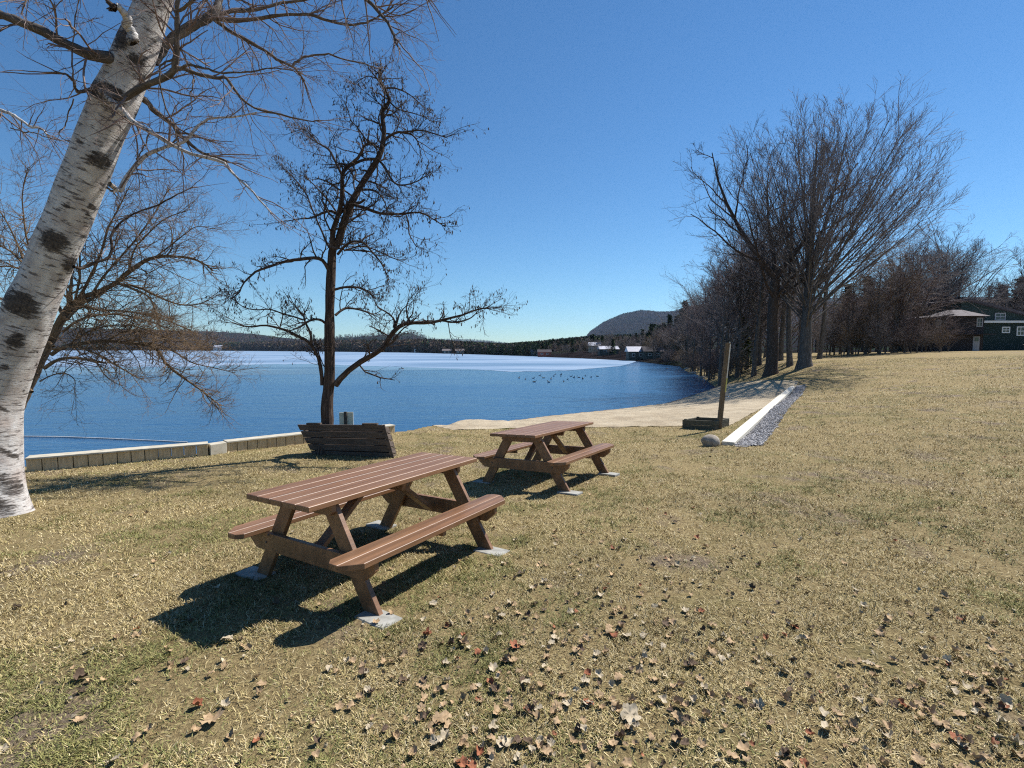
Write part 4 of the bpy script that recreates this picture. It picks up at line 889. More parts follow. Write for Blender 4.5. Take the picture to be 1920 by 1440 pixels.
# ---------------------------------------------------------------- procedural bare trees
def bare_proto(seed, h, kind):
    """kind vase: many steep limbs; fork: trunk forks ; slim: narrow forest tree. Returns trunk mesh, crown mesh in local metres"""
    r3 = np.random.default_rng(seed); tk = TB(); cr = TB()
    if kind == 'vase':
        ts = np.linspace(0, 1, 22); P = np.c_[np.sin(ts*2)*.25, np.sin(ts*3)*.2, ts*h*.97-.2]; Rr = .43*(1-ts)**1.1*(h/18)+.03; Rr[:2] *= [1.5, 1.1]
        tk.add(P[None], Rr[None], 14); nl = 56; L = []; RL_ = []
        for q in range(nl):
            th = math.radians(4+90*((q+.5)/nl)**.62); az = q*2.39996+r3.uniform(-.25, .25); zt = np.interp(math.degrees(th), [0, 40, 100], [.66, .44, .17])+r3.uniform(-.04, .04)
            a_r = .46*h*(1+.12*math.sin(az*2+1)+r3.normal(0, .05)); tip = np.array([a_r*math.sin(th)*math.cos(az)*(.66 if math.cos(az) < 0 else 1.0), a_r*math.sin(th)*math.sin(az), .50*h+.50*h*math.cos(th)*r3.uniform(.92, 1.03)+.1*h*math.sin(th)])
            p0 = np.array([np.interp(zt, ts, P[:, 0]), np.interp(zt, ts, P[:, 1]), zt*h*.97-.2]); mid = p0*.5+tip*.5+np.array([0, 0, -.01*h])+np.array([math.cos(az), math.sin(az), 0])*.035*h*math.sin(th)
            g = np.linspace(0, 1, 12)[:, None]; c_ = (1-g)**2*p0+2*g*(1-g)*mid+g*g*tip; c_ += np.cumsum(r3.normal(0, .035, (12, 3)), 0)*np.linspace(0, 1, 12)[:, None]
            L.append(c_); r0 = .075*(1-zt)**.7*(h/18)+.018; RL_.append(np.linspace(r0, .012, 12))
        L = np.array(L); RL_ = np.array(RL_); tk.add(L, RL_, 7)
        A, RA = spawn(L, RL_, 12, .3, 1, 27, 7, .30, .55, 8, .05, .045, r2=r3, minr=.014, fall=.4); cr.add(A, RA, 4)
        B, RB = spawn(A, RA, 6, .2, 1, 28, 9, .46, .6, 6, .06, .04, r2=r3, minr=.009, fall=.3); cr.add(B, RB, 3)
        C, RC = spawn(B, RB, 4, .2, 1, 34, 10, .6, .7, 4, .07, .04, r2=r3, minr=.0075, fall=.3); cr.add(C, RC, 3)
        top, rt = spawn(P[None], Rr[None], 14, .75, 1, 34, 8, 1, .3, 7, .05, .04, r2=r3, absl=h*.13, minr=.01); cr.add(top, rt, 4)
        B, RB = spawn(top, rt, 6, .2, 1, 32, 9, .5, .6, 5, .06, .04, r2=r3, minr=.007); cr.add(B, RB, 3)
    elif kind == 'fork':
        fh = .42*h; P = np.array([[0,0,-.2],[.05,0,fh*.3],[.0,.05,fh*.6],[.08,0,fh]]); P = smooth_poly(P, 10); Rr = np.linspace(.36, .27, 10)*(h/14); Rr[0] *= 1.5; tk.add(P[None], Rr[None], 12)
        L = []; RL_ = []
        for az, tl, ln, r0 in ((2.9,32,.62,.19),(.2,28,.60,.17),(1.4,14,.58,.14),(3.9,50,.5,.1),(5.2,42,.42,.09),(-.6,52,.40,.08)):
            d = np.array([math.cos(az)*math.sin(R(tl)), math.sin(az)*math.sin(R(tl)), math.cos(R(tl))]); p0 = P[-1]-np.array([0, 0, .35*(r0 < .12)*fh*.6]); pts = [p0]
            for s_ in range(11): d = d+np.array([0, 0, .03])+r3.normal(0, .085, 3); d /= np.linalg.norm(d); pts.append(pts[-1]+d*ln*h/11)
            L.append(pts); RL_.append(np.linspace(r0*h/14, .03, 12))
        L = np.array(L); RL_ = np.array(RL_); tk.add(L, RL_, 8)
        A0, R0 = spawn(L, RL_, 7, .15, 1, 38, 10, .5, .5, 10, .1, .04, r2=r3, minr=.03, fall=.45); tk.add(A0, R0, 6)
        A, RA = spawn(A0, R0, 7, .15, 1, 38, 10, .45, .5, 8, .09, .04, r2=r3, minr=.013, fall=.4); cr.add(A, RA, 4)
        B, RB = spawn(A, RA, 6, .15, 1, 36, 10, .5, .6, 6, .09, .03, r2=r3, minr=.009, fall=.3); cr.add(B, RB, 3)
        C, RC = spawn(B, RB, 3, .2, 1, 36, 10, .5, .7, 4, .09, .03, r2=r3, minr=.0065); cr.add(C, RC, 3)
    else:   # slim and brushy forest trees, unit height h
        spread = {'slim': .8, 'round': 1.25, 'low': 1.5}[kind]; lean = r3.normal(0, .03, 2); t0 = {'slim': .42, 'round': .25, 'low': .1}[kind]
        ts = np.linspace(0, 1, 14); P = np.c_[lean[0]*ts*h+.1*np.sin(ts*5+seed), lean[1]*ts*h, ts*h*.94-.3]; Rr = (.016*h)*(1-ts)**.8+.02; Rr[0] *= 1.3
        tk.add(P[None], Rr[None], 8); k1 = {'slim': 20, 'round': 26, 'low': 26}[kind]
        L, RL_ = spawn(P[None], Rr[None], k1, t0, .97, 48, 10, .42*spread, .45, 9, .07, .035, r2=r3, minr=.02, fall=.62); tk.add(L, RL_, 5)
        A, RA = spawn(L, RL_, 8, .12, 1, 38, 10, .45, .5, 7, .08, .03, r2=r3, minr=.012, fall=.4); cr.add(A, RA, 4)
        B, RB = spawn(A, RA, 5, .15, 1, 38, 10, .5, .6, 5, .09, .03, r2=r3, minr=.0085, fall=.3); cr.add(B, RB, 3)
        C, RC = spawn(B, RB, 3, .2, 1, 36, 10, .55, .7, 4, .09, .02, r2=r3, minr=.006); cr.add(C, RC, 3)
    return tk, cr
def proto_tree(name, label, cat, tkcr, mt, mc, loc, group=None, parts=('trunk', 'crown')):
    T = thing(name, label, cat, loc, 0, group); link(parts[0], tkcr[0].mesh(parts[0], mt), T); link(parts[1], tkcr[1].mesh(parts[1], mc, False), T); return T
def at(u, Y, dz=0): x = (u-U0)/F*Y*1.0; return (x, Y, gz(x, Y)+dz)
T = proto_tree('maple_tree', 'tallest bare tree with a wide fan of rising branches at the top of the lawn', 'tree', bare_proto(3, 15.4, 'vase'), M['bark_grey'], M['twig_grey'], at(1508, 33))
T = proto_tree('forked_tree', 'dark bare tree with a thick forked trunk just left of the tallest tree', 'tree', bare_proto(8, 15.6, 'fork'), M['bark_dark'], M['twig_dark'], at(1446, 34))
# second generation of hand placed neighbours
neigh = [('slim', 41, 1482, 36.5, 12.5, 'straight dark bare trunk standing between the forked tree and the tallest tree'), ('slim', 42, 1416, 37, 10.5, 'thin bare tree with a pale leaning stem left of the forked tree'),
         ('round', 43, 1384, 39, 9.5, 'bushy bare tree at the bank behind the top of the leaning post'), ('slim', 44, 1535, 41, 11, 'slender bare tree directly right of the tallest trunk')]
for kind, sd_, u, Y, h, lb in neigh:
    T = proto_tree('bare_tree', lb, 'tree', bare_proto(sd_, h, kind), M['bark_grey'], M['twig_dark'], at(u, Y))
# prototypes to be copied
PR = {}
GA = 'bare trees behind the lawn'; GB = 'bare trees on the far curve of the shore'
LA = 'bare grey brown tree in the thick belt of woods behind the lawn'; LB = 'bare brown tree in the woods along the curve of the shore'
specs = [('slim', 51), ('slim', 52), ('round', 53), ('round', 54), ('low', 55)]
for kind, sd_ in specs: PR[sd_] = None
protos = {}
def proto(sd_, kind):
    if sd_ not in protos:
        tk, cr = bare_proto(sd_, 10, kind); protos[sd_] = (tk.mesh('trunk', M['bark_grey']), {k: None for k in ('a', 'b', 'c')}, cr)
        base = cr.mesh('crown', M['twig_grey'], False); protos[sd_][1]['a'] = base
        for k, mm in (('b', 'twig_red'), ('c', 'twig_tan')):
            c_ = base.copy(); c_.materials.clear(); c_.materials.append(M[mm]); protos[sd_][1][k] = c_
    return protos[sd_]
r5 = np.random.default_rng(77)
def place(kind, sd_, tone, u, Y, h, label, group, name='bare_tree', cat='tree', dz=0):
    tm, cms, _ = proto(sd_, kind); T = thing(name, label, cat, at(u, Y, dz), r5.uniform(0, 6.28), group)
    s_ = h/10; wd = r5.uniform(.9, 1.15); T.scale = (s_*wd, s_*wd, s_); link('trunk' if cat == 'tree' else 'stems', tm, T); link('crown', cms[tone], T); return T
topA = lambda u: np.interp(u, [1280, 1310, 1340, 1380, 1450, 1520, 1560, 1600, 1660, 1700, 1740, 1775, 1810, 1850, 1900, 1960, 2100], [560, 520, 480, 440, 470, 520, 520, 500, 462, 445, 450, 470, 478, 505, 470, 470, 460])
def hgt(u, Y, v): return (655-v)/F*Y+H-gz((u-U0)/F*Y, Y)
cnt = 0
for row, (Y0, Y1, n, ulo, uhi, lo, hi) in enumerate([(44, 50, 13, 1560, 1775, .60, 1.0), (50, 60, 19, 1400, 1990, .60, 1.08), (62, 78, 27, 1340, 2030, .62, 1.1)]):
    for k in range(n):
        u = ulo+(uhi-ulo)*(k+r5.uniform(.1, .9))/n; Y = r5.uniform(Y0, Y1)
        if 1715 < u < 2010 and Y < 64: Y = r5.uniform(66, 76)
        h = hgt(u, Y, topA(u))*r5.uniform(lo, hi); kind, sd_ = specs[r5.integers(0, 5)]
        if 1725 < u < 1960 and r5.uniform() < .4: continue
        place(kind, sd_, r5.choice(['a', 'a', 'a', 'b', 'c']), u, Y, h, LA, GA)
# lower saplings and shrubs at the edge of the woods
for k in range(26):
    u = 1530+250*(k+r5.uniform())/26; Y = r5.uniform(42.5, 47) ; place('low', 55, r5.choice(['a', 'c', 'b']), u, Y, r5.uniform(1.6, 4.0), 'low twiggy brush at the foot of the trees behind the lawn', 'brush behind the lawn', 'brush', 'bush')
# bank between post and maples
for k, (u, Y, h) in enumerate([(1352,37,7.5),(1366,41,9),(1398,43,9.5),(1330,44,7),(1344,50,9),(1315,52,7.5),(1372,50,11),(1410,48,11),(1300,60,8),(1322,62,10),(1360,60,12),(1290,72,9),(1425,43,11),(1464,42,11),(1500,45,11)]):
    place(*specs[r5.integers(0, 4)], r5.choice(['a', 'a', 'b']), u, Y, h*r5.uniform(.9, 1.1), 'bare tree on the bank between the dark water and the tall maples', 'trees on the bank')
for k in range(28):
    t_ = k/28; u = 1300+85*t_+r5.uniform(-12, 12); Y = np.interp(u, [1285, 1310, 1330, 1345, 1390, 1430], [66, 55, 46, 39.5, 37, 37])+r5.uniform(-.5, 5)
    place('low', 55, r5.choice(['b', 'b', 'a', 'c']), u, Y, r5.uniform(1.2, 3.2), 'russet brown brush on the bank beside the dark water', 'brush on the bank', 'brush', 'bush')
# far curve of the shore
topB = lambda u: np.interp(u, [940, 1000, 1040, 1100, 1130, 1200, 1260, 1290, 1330], [650, 648, 643, 636, 634, 628, 606, 570, 520])
shoreY = lambda u: np.interp(u, [960, 1000, 1030, 1090, 1150, 1190, 1240, 1275, 1290, 1310, 1345], [235, 201, 174, 154, 131, 119, 94, 83, 63, 56, 37])
for k in range(74):
    u = 965+350*((k+r5.uniform())/74)**.85; Y = shoreY(u)+r5.uniform(4, 60); h = max(3.5, (655-topB(u))/F*Y+1.5)*r5.uniform(.75, 1.1)
    place(*specs[r5.integers(0, 4)], r5.choice(['a', 'a', 'c', 'b']), u, Y, min(h, 18), LB, GB)
for k in range(26):
    u = 1245+60*r5.uniform(); Y = shoreY(u)+r5.uniform(.5, 5); place('low', 55, r5.choice(['b', 'c', 'c', 'a']), u, Y, r5.uniform(1.5, 3), 'tan and russet brush on the point across the cove', 'brush on the point', 'brush', 'bush')

# ---------------------------------------------------------------- conifers
def conifer(seed, h, cols, nb=900):
    r3 = np.random.default_rng(seed); tk = TB(); ts = np.linspace(0, 1, 6); P = np.c_[ts*0, ts*0, ts*h-.2]; tk.add(P[None], (.013*h*(1-ts)+.02)[None], 7)
    t_ = r3.uniform(.1, 1, nb)**.9; az = r3.uniform(0, 6.28, nb); lay = np.floor(t_*14)/14; rad = h*.20*(1-t_)**.75*(.55+.45*r3.uniform(0, 1, nb)**.4)*(1-.35*(t_-lay)*14*.5); V = []; 
    c = np.c_[np.cos(az)*rad, np.sin(az)*rad, t_*h-rad*.25]; sz = h*.035*r3.uniform(.6, 1.5, (nb, 1)); d1 = r3.normal(size=(nb, 3)); d2 = r3.normal(size=(nb, 3)); d1[:, 2] *= .4; d2[:, 2] *= .4
    V = np.stack([c-d1*sz, c+d1*sz, c+d2*sz], 1).reshape(-1, 3); C = np.repeat(np.array(cols)[r3.integers(0, len(cols), nb)]*r3.uniform(.6, 1.4, (nb, 1)), 3, 0)
    return tk.mesh('trunk', M['bark_grey']), make_mesh('crown', V, np.arange(nb*3).reshape(-1, 3), M['forest'], attrs={'tint': C})
GR = [(.020,.045,.018),(.035,.062,.022),(.05,.07,.03)]; GY = [(.06,.08,.02),(.09,.10,.03),(.04,.06,.02)]
cf = [conifer(61, 10, GR), conifer(62, 10, GR, 1100), conifer(63, 10, GY)]
def put_con(k, u, Y, h, label, group=None):
    T = thing('evergreen_tree', label, 'tree', at(u, Y), r5.uniform(0, 6), group); s_ = h/10; T.scale = (s_*r5.uniform(.9, 1.2),)*2+(s_,); link('trunk', cf[k][0], T); link('crown', cf[k][1], T)
put_con(2, 1391, 41.5, 4.6, 'yellow green young evergreen on the bank right of the leaning post')
for k in range(40):
    u = 955+330*r5.uniform()**.8; Y = shoreY(u)+r5.uniform(25, 110); put_con(r5.integers(0, 2), u, Y, min(22, max(5, ((655-topB(u))/F*Y+2)*r5.uniform(.8, 1.15))), 'dark green evergreen among the bare trees along the curve of the shore', 'evergreens along the curve of the shore')
for u, Y, h in ((1585, 66, 9), (1622, 70, 10.5), (1668, 72, 11), (1870, 82, 11), (1905, 80, 12)):
    put_con(1, u, Y, h, 'dull green evergreen half hidden in the woods behind the lawn', 'evergreens behind the lawn')

# ---------------------------------------------------------------- far forest carpet (one mass)
SKYL = [(-60,568),(160,573),(300,598),(450,620),(520,630),(570,633),(640,631),(700,627),(775,625),(800,633),(850,638),(945,643),(1000,639),(1060,633),(1105,629),(1150,627),(1200,626),(1330,622)]
def far_forest():
    r3 = np.random.default_rng(90); P = []; N_ = 30000
    u = r3.uniform(-60, 1330, N_*3); Y = np.exp(r3.uniform(math.log(230), math.log(2050), N_*3)); x = (u-U0)/F*Y; d, _ = shore(x, Y); k = (d > 1.5); 
    shb = k & (d < 25); keep = k & ((r3.uniform(size=k.size) < .42) | shb); x, Y, u, d = x[keep], Y[keep], u[keep], d[keep]
    um = r3.uniform(1060, 1345, 15000); Ym = r3.uniform(2050, 3400, 15000); x = np.r_[x, (um-U0)/F*Ym]; Y = np.r_[Y, Ym]; um = r3.uniform(560, 1060, 7000); Ym = r3.uniform(2050, 4300, 7000); x = np.r_[x, (um-U0)/F*Ym]; Y = np.r_[Y, Ym]
    # thick first row on the shoreline
    us = r3.uniform(-60, 1010, 5200); lo = np.full(us.shape, 200.0); hi = np.full(us.shape, 1400.0)
    for _ in range(22):
        mid = (lo+hi)/2; dd, _s = shore((us-U0)/F*mid, mid); lo = np.where(dd < 0, mid, lo); hi = np.where(dd < 0, hi, mid)
    Ys = hi+r3.uniform(1, 55, us.shape); x = np.r_[x, (us-U0)/F*Ys]; Y = np.r_[Y, Ys]; z = ground(x, Y); n = len(x)
    pn = np.sin(x*.011+1)+np.sin(Y*.013)+np.sin((x+Y)*.005+2)+r3.normal(0, .9, n); dn, _ = shore(x, Y); con = (pn+1.1*np.exp(-dn/60)) > 1.25
    V = []; Fs = []; C = []; o_ = 0
    def batch(idx, tri, col_):
        nonlocal o_
        n_ = len(idx); h = r3.uniform(8, 15, n_)*np.clip(Y[idx]/700, .8, 1.25); uu_ = U0+F*x[idx]/Y[idx]; sky_ = np.interp(uu_, [p_[0] for p_ in SKYL], [p_[1] for p_ in SKYL]); lim = (655-sky_-r3.uniform(0, 9, n_))/F*Y[idx]+H-z[idx]; h = np.where(Y[idx] > 2050, h*.9, np.clip(np.minimum(h, lim), 3, 16)); a = r3.uniform(0, 6.28, n_); ca, sa = np.cos(a)[:, None], np.sin(a)[:, None]; T_ = tri[None]*h[:, None, None]
        xx = T_[..., 0]*ca-T_[..., 1]*sa+x[idx][:, None]; yy = T_[..., 0]*sa+T_[..., 1]*ca+Y[idx][:, None]; zz = T_[..., 2]+z[idx][:, None]-.3
        v = np.stack([xx, yy, zz], 2).reshape(-1, 3); V.append(v); Fs.append(np.arange(len(v)).reshape(-1, 3)+o_); o_ += len(v)
        c = np.array(col_)[r3.integers(0, len(col_), n_)]*r3.uniform(.65, 1.4, (n_, 1)); c = c[:, None, :]*r3.uniform(.75, 1.25, (n_, tri.shape[0]//3, 1)); C.append(np.repeat(c, 3, 1).reshape(-1, 3))
    def tmpl(kind):
        m_ = 34 if kind == 'c' else 40; t_ = r3.uniform(.05, 1, m_)
        rad = .22*(1-t_)**.8+.01 if kind == 'c' else .30*np.sin(np.clip(t_*1.05, .1, 1)*math.pi*.92)**.7*r3.uniform(.3, 1, m_)
        az = r3.uniform(0, 6.28, m_); c = np.c_[np.cos(az)*rad*.8, np.sin(az)*rad*.8, t_]; s_ = (.07 if kind == 'c' else .055)*r3.uniform(.7, 1.5, (m_, 1))
        a = r3.normal(size=(m_, 3))*s_; b_ = r3.normal(size=(m_, 3))*s_; return np.stack([c-a, c+a, c+b_], 1).reshape(-1, 3)
    ids = np.arange(n); g = r3.integers(0, 4, n)
    for q in range(4):
        batch(ids[con & (g == q)], tmpl('c'), [(.03,.055,.025),(.045,.07,.03),(.055,.07,.035),(.04,.05,.03)]); batch(ids[~con & (g == q)], tmpl('d'), [(.10,.078,.06),(.13,.10,.08),(.085,.06,.05),(.12,.085,.06),(.09,.08,.055)])
    tag(link('far_forest', make_mesh('far_forest', np.concatenate(V), np.concatenate(Fs), M['forest'], attrs={'tint': np.concatenate(C)})), 'far off mixed woods covering the hills across the lake', kind='stuff')
far_forest()
# ================================================================ houses behind the lawn
M['green_wall'] = simple('dark_green_siding', (.009, .022, .021), (.017, .036, .033), 3, .8, (1, 1, 14), .3, .02)
M['brown_wall'] = simple('dark_brown_siding', (.018, .013, .014), (.032, .024, .025), 3, .8, (1, 1, 14), .3, .02)
M['roof_grey'] = simple('grey_shingles', (.10, .085, .085), (.19, .165, .165), 5, .9, (1, 1, 6), .5, .03)
M['roof_dark'] = simple('dark_shingles', (.035, .03, .035), (.07, .06, .065), 5, .9)
M['trim'] = simple('white_trim', (.70, .70, .70), (.82, .82, .82), 6, bmp=0)
M['trim_dull'] = simple('dull_trim', (.24, .24, .26), (.34, .34, .36), 6, bmp=0)
m, t, b = newmat('window_glass'); b.inputs['Base Color'].default_value = (.02, .025, .03, 1); b.inputs['Roughness'].default_value = .08; M['glass'] = m
M['snow_metal'] = simple('pale_metal_roof', (.40, .40, .45), (.55, .55, .60), 2, .5, bmp=0)
def window(P, x, z, w_, h_, y, trim='trim'):
    fr = MB(); t_ = .09
    fr.box(x-w_/2-t_, x+w_/2+t_, y-.06, y, z-t_, z); fr.box(x-w_/2-t_, x+w_/2+t_, y-.06, y, z+h_, z+h_+t_)
    fr.box(x-w_/2-t_, x-w_/2, y-.06, y, z, z+h_); fr.box(x+w_/2, x+w_/2+t_, y-.06, y, z, z+h_); fr.box(x-w_/2, x+w_/2, y-.05, y, z+h_/2-.03, z+h_/2+.03); fr.box(x-.025, x+.025, y-.045, y, z, z+h_/2-.03)
    fr.box(x-.025, x+.025, y-.045, y, z+h_/2+.03, z+h_)
    W = fr.build('window', M[trim], P); MB().box(x-w_/2, x+w_/2, y-.02, y-.004, z, z+h_).build('pane', M['glass'], W)
def houses():
    Y = 50.0; k = Y/F
    X = lambda u: (u-U0)*k
    Zp = lambda v: (655-v)*k+H
    # green gabled house
    x0 = X(1800); gb = gz(X(1880), Y)-.5
    T = thing('green_house', 'dark green gabled house with white trimmed low wing at the right edge', 'house', (x0, Y, gb)); f = lambda u: X(u)-x0; g = lambda v: Zp(v)-gb
    y1 = 2.6; kk = (Y+y1-.5)/F; f1 = lambda u: (u-U0)*kk-x0; g1 = lambda v: (655-v)*kk+H-gb
    mb = MB(); mb.prism([(f1(1803), 0), (f1(2010), 0), (f1(2010), g1(613)), (f1(1808), g1(564)), (f1(1803), g1(566))], 1, y1, y1+9); mb.build('wall', M['green_wall'], T)
    r_ = MB(); r_.prism([(f1(1797), g1(562)), (f1(1809), g1(560)), (f1(2018), g1(611)), (f1(2018), g1(615.5)), (f1(1809), g1(564.2)), (f1(1797), g1(566))], 1, y1-.5, y1+9.5); r_.build('roof', M['roof_dark'], T)
    window(T, f1(1877), g1(599), .95, .62, y1, 'trim_dull')
    w_ = MB(); w_.box(f(1828), f(2010), -.2, y1-.01, 0, g(606)); wing = w_.build('wing', M['green_wall'], T)
    MB().box(f(1826), f(2012), -.5, y1-.012, g(606)+.004, g(602)).build('fascia', M['trim'], T)
    MB().box(f(1828.4), f(1836), -.26, -.19, .01, g(606.2)).build('corner_board', M['green_wall'], T)
    window(T, f(1877), g(623), .62, .45, -.2); window(T, f(1904.5), g(628), .62, .75, -.2)
    ch = MB(); ch.box(f1(1804), f1(1812), y1+.2, y1+.9, g1(575), g1(557)); ch.build('chimney', M['brown_wall'], T)
    # brown house with hip roof
    Y2 = 49.0; k2 = Y2/F; X2 = lambda u: (u-U0)*k2; x2 = X2(1780); gb2 = gz(x2, Y2)-.5; f2 = lambda u: X2(u)-x2; g2 = lambda v: (655-v)*k2+H-gb2
    B = thing('brown_house', 'dark brown house with grey hip roof left of the green house', 'house', (x2, Y2, gb2))
    MB().box(f2(1740), f2(1829), -.6, 3.35, 0, g2(594)).build('wall', M['brown_wall'], B)
    r = MB(); z0, z1 = g2(594)+.004, g2(580); a0, a1, b0_, b1_ = f2(1765), f2(1833), -1.0, 3.4
    r.add([(a0, b0_, z0), (a1, b0_, z0), (a1, b1_, z0), (a0, b1_, z0), (f2(1797), 1.0, z1), (f2(1814), 1.0, z1), (f2(1814), 1.6, z1), (f2(1797), 1.6, z1)], [(3, 2, 1, 0), (4, 5, 6, 7), (0, 1, 5, 4), (1, 2, 6, 5), (2, 3, 7, 6), (3, 0, 4, 7)]); r.build('roof', M['roof_grey'], B)
    p_ = MB(); p_.hexa([(f2(1734), -1.1, g2(597)), (f2(1764.7), -1.1, g2(593)), (f2(1764.7), 3.3, g2(593)), (f2(1734), 3.3, g2(597)), (f2(1734), -1.1, g2(595.2)), (f2(1764.7), -1.1, g2(590)), (f2(1764.7), 3.3, g2(590)), (f2(1734), 3.3, g2(595.2))]); p_.build('porch_roof', M['roof_grey'], B)
    window(B, f2(1820), g2(612), .42, .72, -.6, 'trim_dull'); window(B, f2(1744.5), g2(613), .3, .55, -.6, 'trim_dull')
    d = MB().box(f2(1810), f2(1822), -.66, -.6, .35, g2(631)); dr = d.build('door', M['trim_dull'], B); MB().box(f2(1812.5), f2(1819.5), -.68, -.662, g2(640), g2(633)).build('pane', M['glass'], dr)
    MB().box(f2(1770), f2(1840), -1.3, -.61, g2(628.2), g2(626.4)).build('balcony', M['brown_wall'], B)
    # deck / covered boat
    p = np.array([X(1898), 46.5]); g0 = gz(*p)
    D = thing('covered_trailer', 'low reddish trailer under a pale grey tarp in front of the green house', 'trailer', (p[0], p[1], g0-.05))
    MB().prism([(-1.5, .25), (-1.3, .55), (1.6, .6), (1.7, .28), (1.2, .18), (-1.2, .18)], 1, -.5, .6).build('body', M['redbody'], D, .02)
    MB().prism([(-2.0, .62), (-1.0, .72), (1.0, .74), (2.2, .70), (2.2, .64), (-1.9, .56)], 1, -.62, .72).build('tarp', M['trim_dull'], D, .01)
    for sx in (-.7, .9):
        MB().prism([(sx+.24*math.cos(a), .2+.24*math.sin(a)) for a in np.linspace(0, 6.28, 15)[:-1]], 1, -.58, -.505).build('wheel', M['roof_dark'], D)
M['redbody'] = simple('dull_red_paint', (.10, .03, .025), (.18, .06, .05), 4)
houses()
# distant cottages along the shore
def cottage(u, v, Y, w_, h_, wallc, roofc, label, roofh=.45, rz=0):
    x = (u-U0)/F*Y; z = (655-v)/F*Y+H; g0 = gz(x, Y); T = thing('cottage', label, 'house', (x, Y, min(g0, z)-.3), rz); zt = z-min(g0, z)+.3+h_
    MB().box(-w_/2, w_/2, 0, w_*.7, 0, zt).build('wall', wallc, T)
    MB().add([(-w_/2-.3, -.4, zt+.003), (w_/2+.3, -.4, zt+.003), (w_/2+.3, w_*.7+.4, zt+.003), (-w_/2-.3, w_*.7+.4, zt+.003), (-w_/2-.3, w_*.35, zt+h_*roofh*1.8), (w_/2+.3, w_*.35, zt+h_*roofh*1.8)],
             [(3, 2, 1, 0), (0, 1, 5, 4), (2, 3, 4, 5), (0, 4, 3), (1, 2, 5)]).build('roof', roofc, T)
    fr = MB().box(-w_*.3, -w_*.12, -.05, -.003, zt-h_*.75, zt-h_*.3).build('window', M['trim'], T); MB().box(-w_*.28, -w_*.14, -.07, -.052, zt-h_*.7, zt-h_*.35).build('pane', M['glass'], fr)
    fr = MB().box(w_*.12, w_*.3, -.05, -.003, zt-h_*.75, zt-h_*.3).build('window', M['trim'], T); MB().box(w_*.14, w_*.28, -.07, -.052, zt-h_*.7, zt-h_*.35).build('pane', M['glass'], fr)
M['wh'] = simple('white_siding', (.6, .6, .6), (.75, .75, .75), 3, bmp=0); M['gw'] = simple('grey_green_siding', (.05, .06, .055), (.09, .105, .095), 3, bmp=0); M['rw'] = simple('red_siding', (.30, .08, .05), (.40, .12, .07), 3, bmp=0); M['tanw'] = simple('tan_siding', (.35, .27, .18), (.45, .36, .25), 3, bmp=0)
for u, v, Y, w_, h_, wc, rc_, lb in [
  (1194, 671, 124, 4.2, 1.6, 'gw', 'snow_metal', 'small cottage with a bright white sunlit roof on the shore across the cove'),
  (1225, 670, 122, 4.6, 1.5, 'gw', 'roof_dark', 'grey green cottage with dark roof right of the white roofed cottage'),
  (1142, 662, 160, 6.0, 1.3, 'gw', 'snow_metal', 'grey building with a long pale roof behind bare trees across the cove'),
  (1115, 656, 185, 4.0, 1.6, 'tanw', 'snow_metal', 'small building with pale roof left of the long roofed building'),
  (1021, 666, 184, 4.8, 1.2, 'rw', 'roof_dark', 'low red boathouse at the left end of the near woods'),
  (1004, 666, 205, 3.4, 1.4, 'gw', 'roof_grey', 'small grey boathouse beside the red one'),
  (958, 664, 250, 6.0, 1.5, 'tanw', 'roof_grey', 'tan cottage among evergreens left of the boathouses'),
  (862, 662, 305, 5, 1.5, 'gw', 'roof_grey', 'grey cottage on the far shore right of the white boathouse'),
  (838, 662, 330, 6, 1.6, 'gw', 'roof_grey', 'wide grey cottage at the far shoreline in front of evergreens'),
  (783, 660.5, 440, 6, 3.0, 'wh', 'roof_grey', 'bright white boathouse at the far shoreline right of the dark tree'),
  (742, 659.5, 480, 7, 2.4, 'tanw', 'roof_grey', 'tan cottage at the foot of the far wooded knoll'),
  (408, 657.5, 1030, 16, 6.5, 'wh', 'snow_metal', 'white house alone on the far shore below the left hill'),
  (1340, 668, 62, 1.2, .5, 'wh', 'roof_grey', 'tiny white shed glimpsed through the trees behind the bank')]:
    cottage(u, v, Y, w_, h_, M[wc], M[rc_], lb)

# ================================================================ ducks
M['duck'] = simple('dark_duck_feathers', (.02, .02, .022), (.06, .055, .05), 30, bmp=0)
def duck_mesh():
    n1, n2 = 12, 12; v = []; f = []
    sec = [(-.20,.09,.004,.006),(-.16,.075,.03,.02),(-.08,.055,.07,.05),(.0,.05,.085,.062),(.08,.055,.075,.058),(.12,.08,.045,.05),(.135,.13,.028,.035),(.14,.17,.025,.028),(.15,.195,.030,.032),(.18,.205,.026,.026),(.205,.195,.012,.010),(.24,.188,.008,.004)]
    for (x, z, wy, hz) in sec:
        for k in range(n1): a = 2*math.pi*k/n1; v.append((x+(.02*math.sin(a) if .1 < x < .17 else 0), wy*math.cos(a), z+hz*math.sin(a)))
    for i_ in range(len(sec)-1):
        for k in range(n1): f.append((i_*n1+k, i_*n1+(k+1) % n1, (i_+1)*n1+(k+1) % n1, (i_+1)*n1+k))
    return make_mesh('duck', v, np.array(f), M['duck'], True)
dm = duck_mesh(); dk = [(1002,717),(1029,717.5),(1057,716.5),(985,712),(1000,710),(1019,709.5),(1038,706),(1052,706),(1076,708.5),(1085,708.5),(1097,705.5),(1108,708),(1120,706.5),(1071,706.5),(973,709.5),(1041,702.5),(1052,703),(1064,712),(1093,711),(1251,692.5),(750,692.5),(755,692),(650,665),(1012,705),(1033,711.5)]
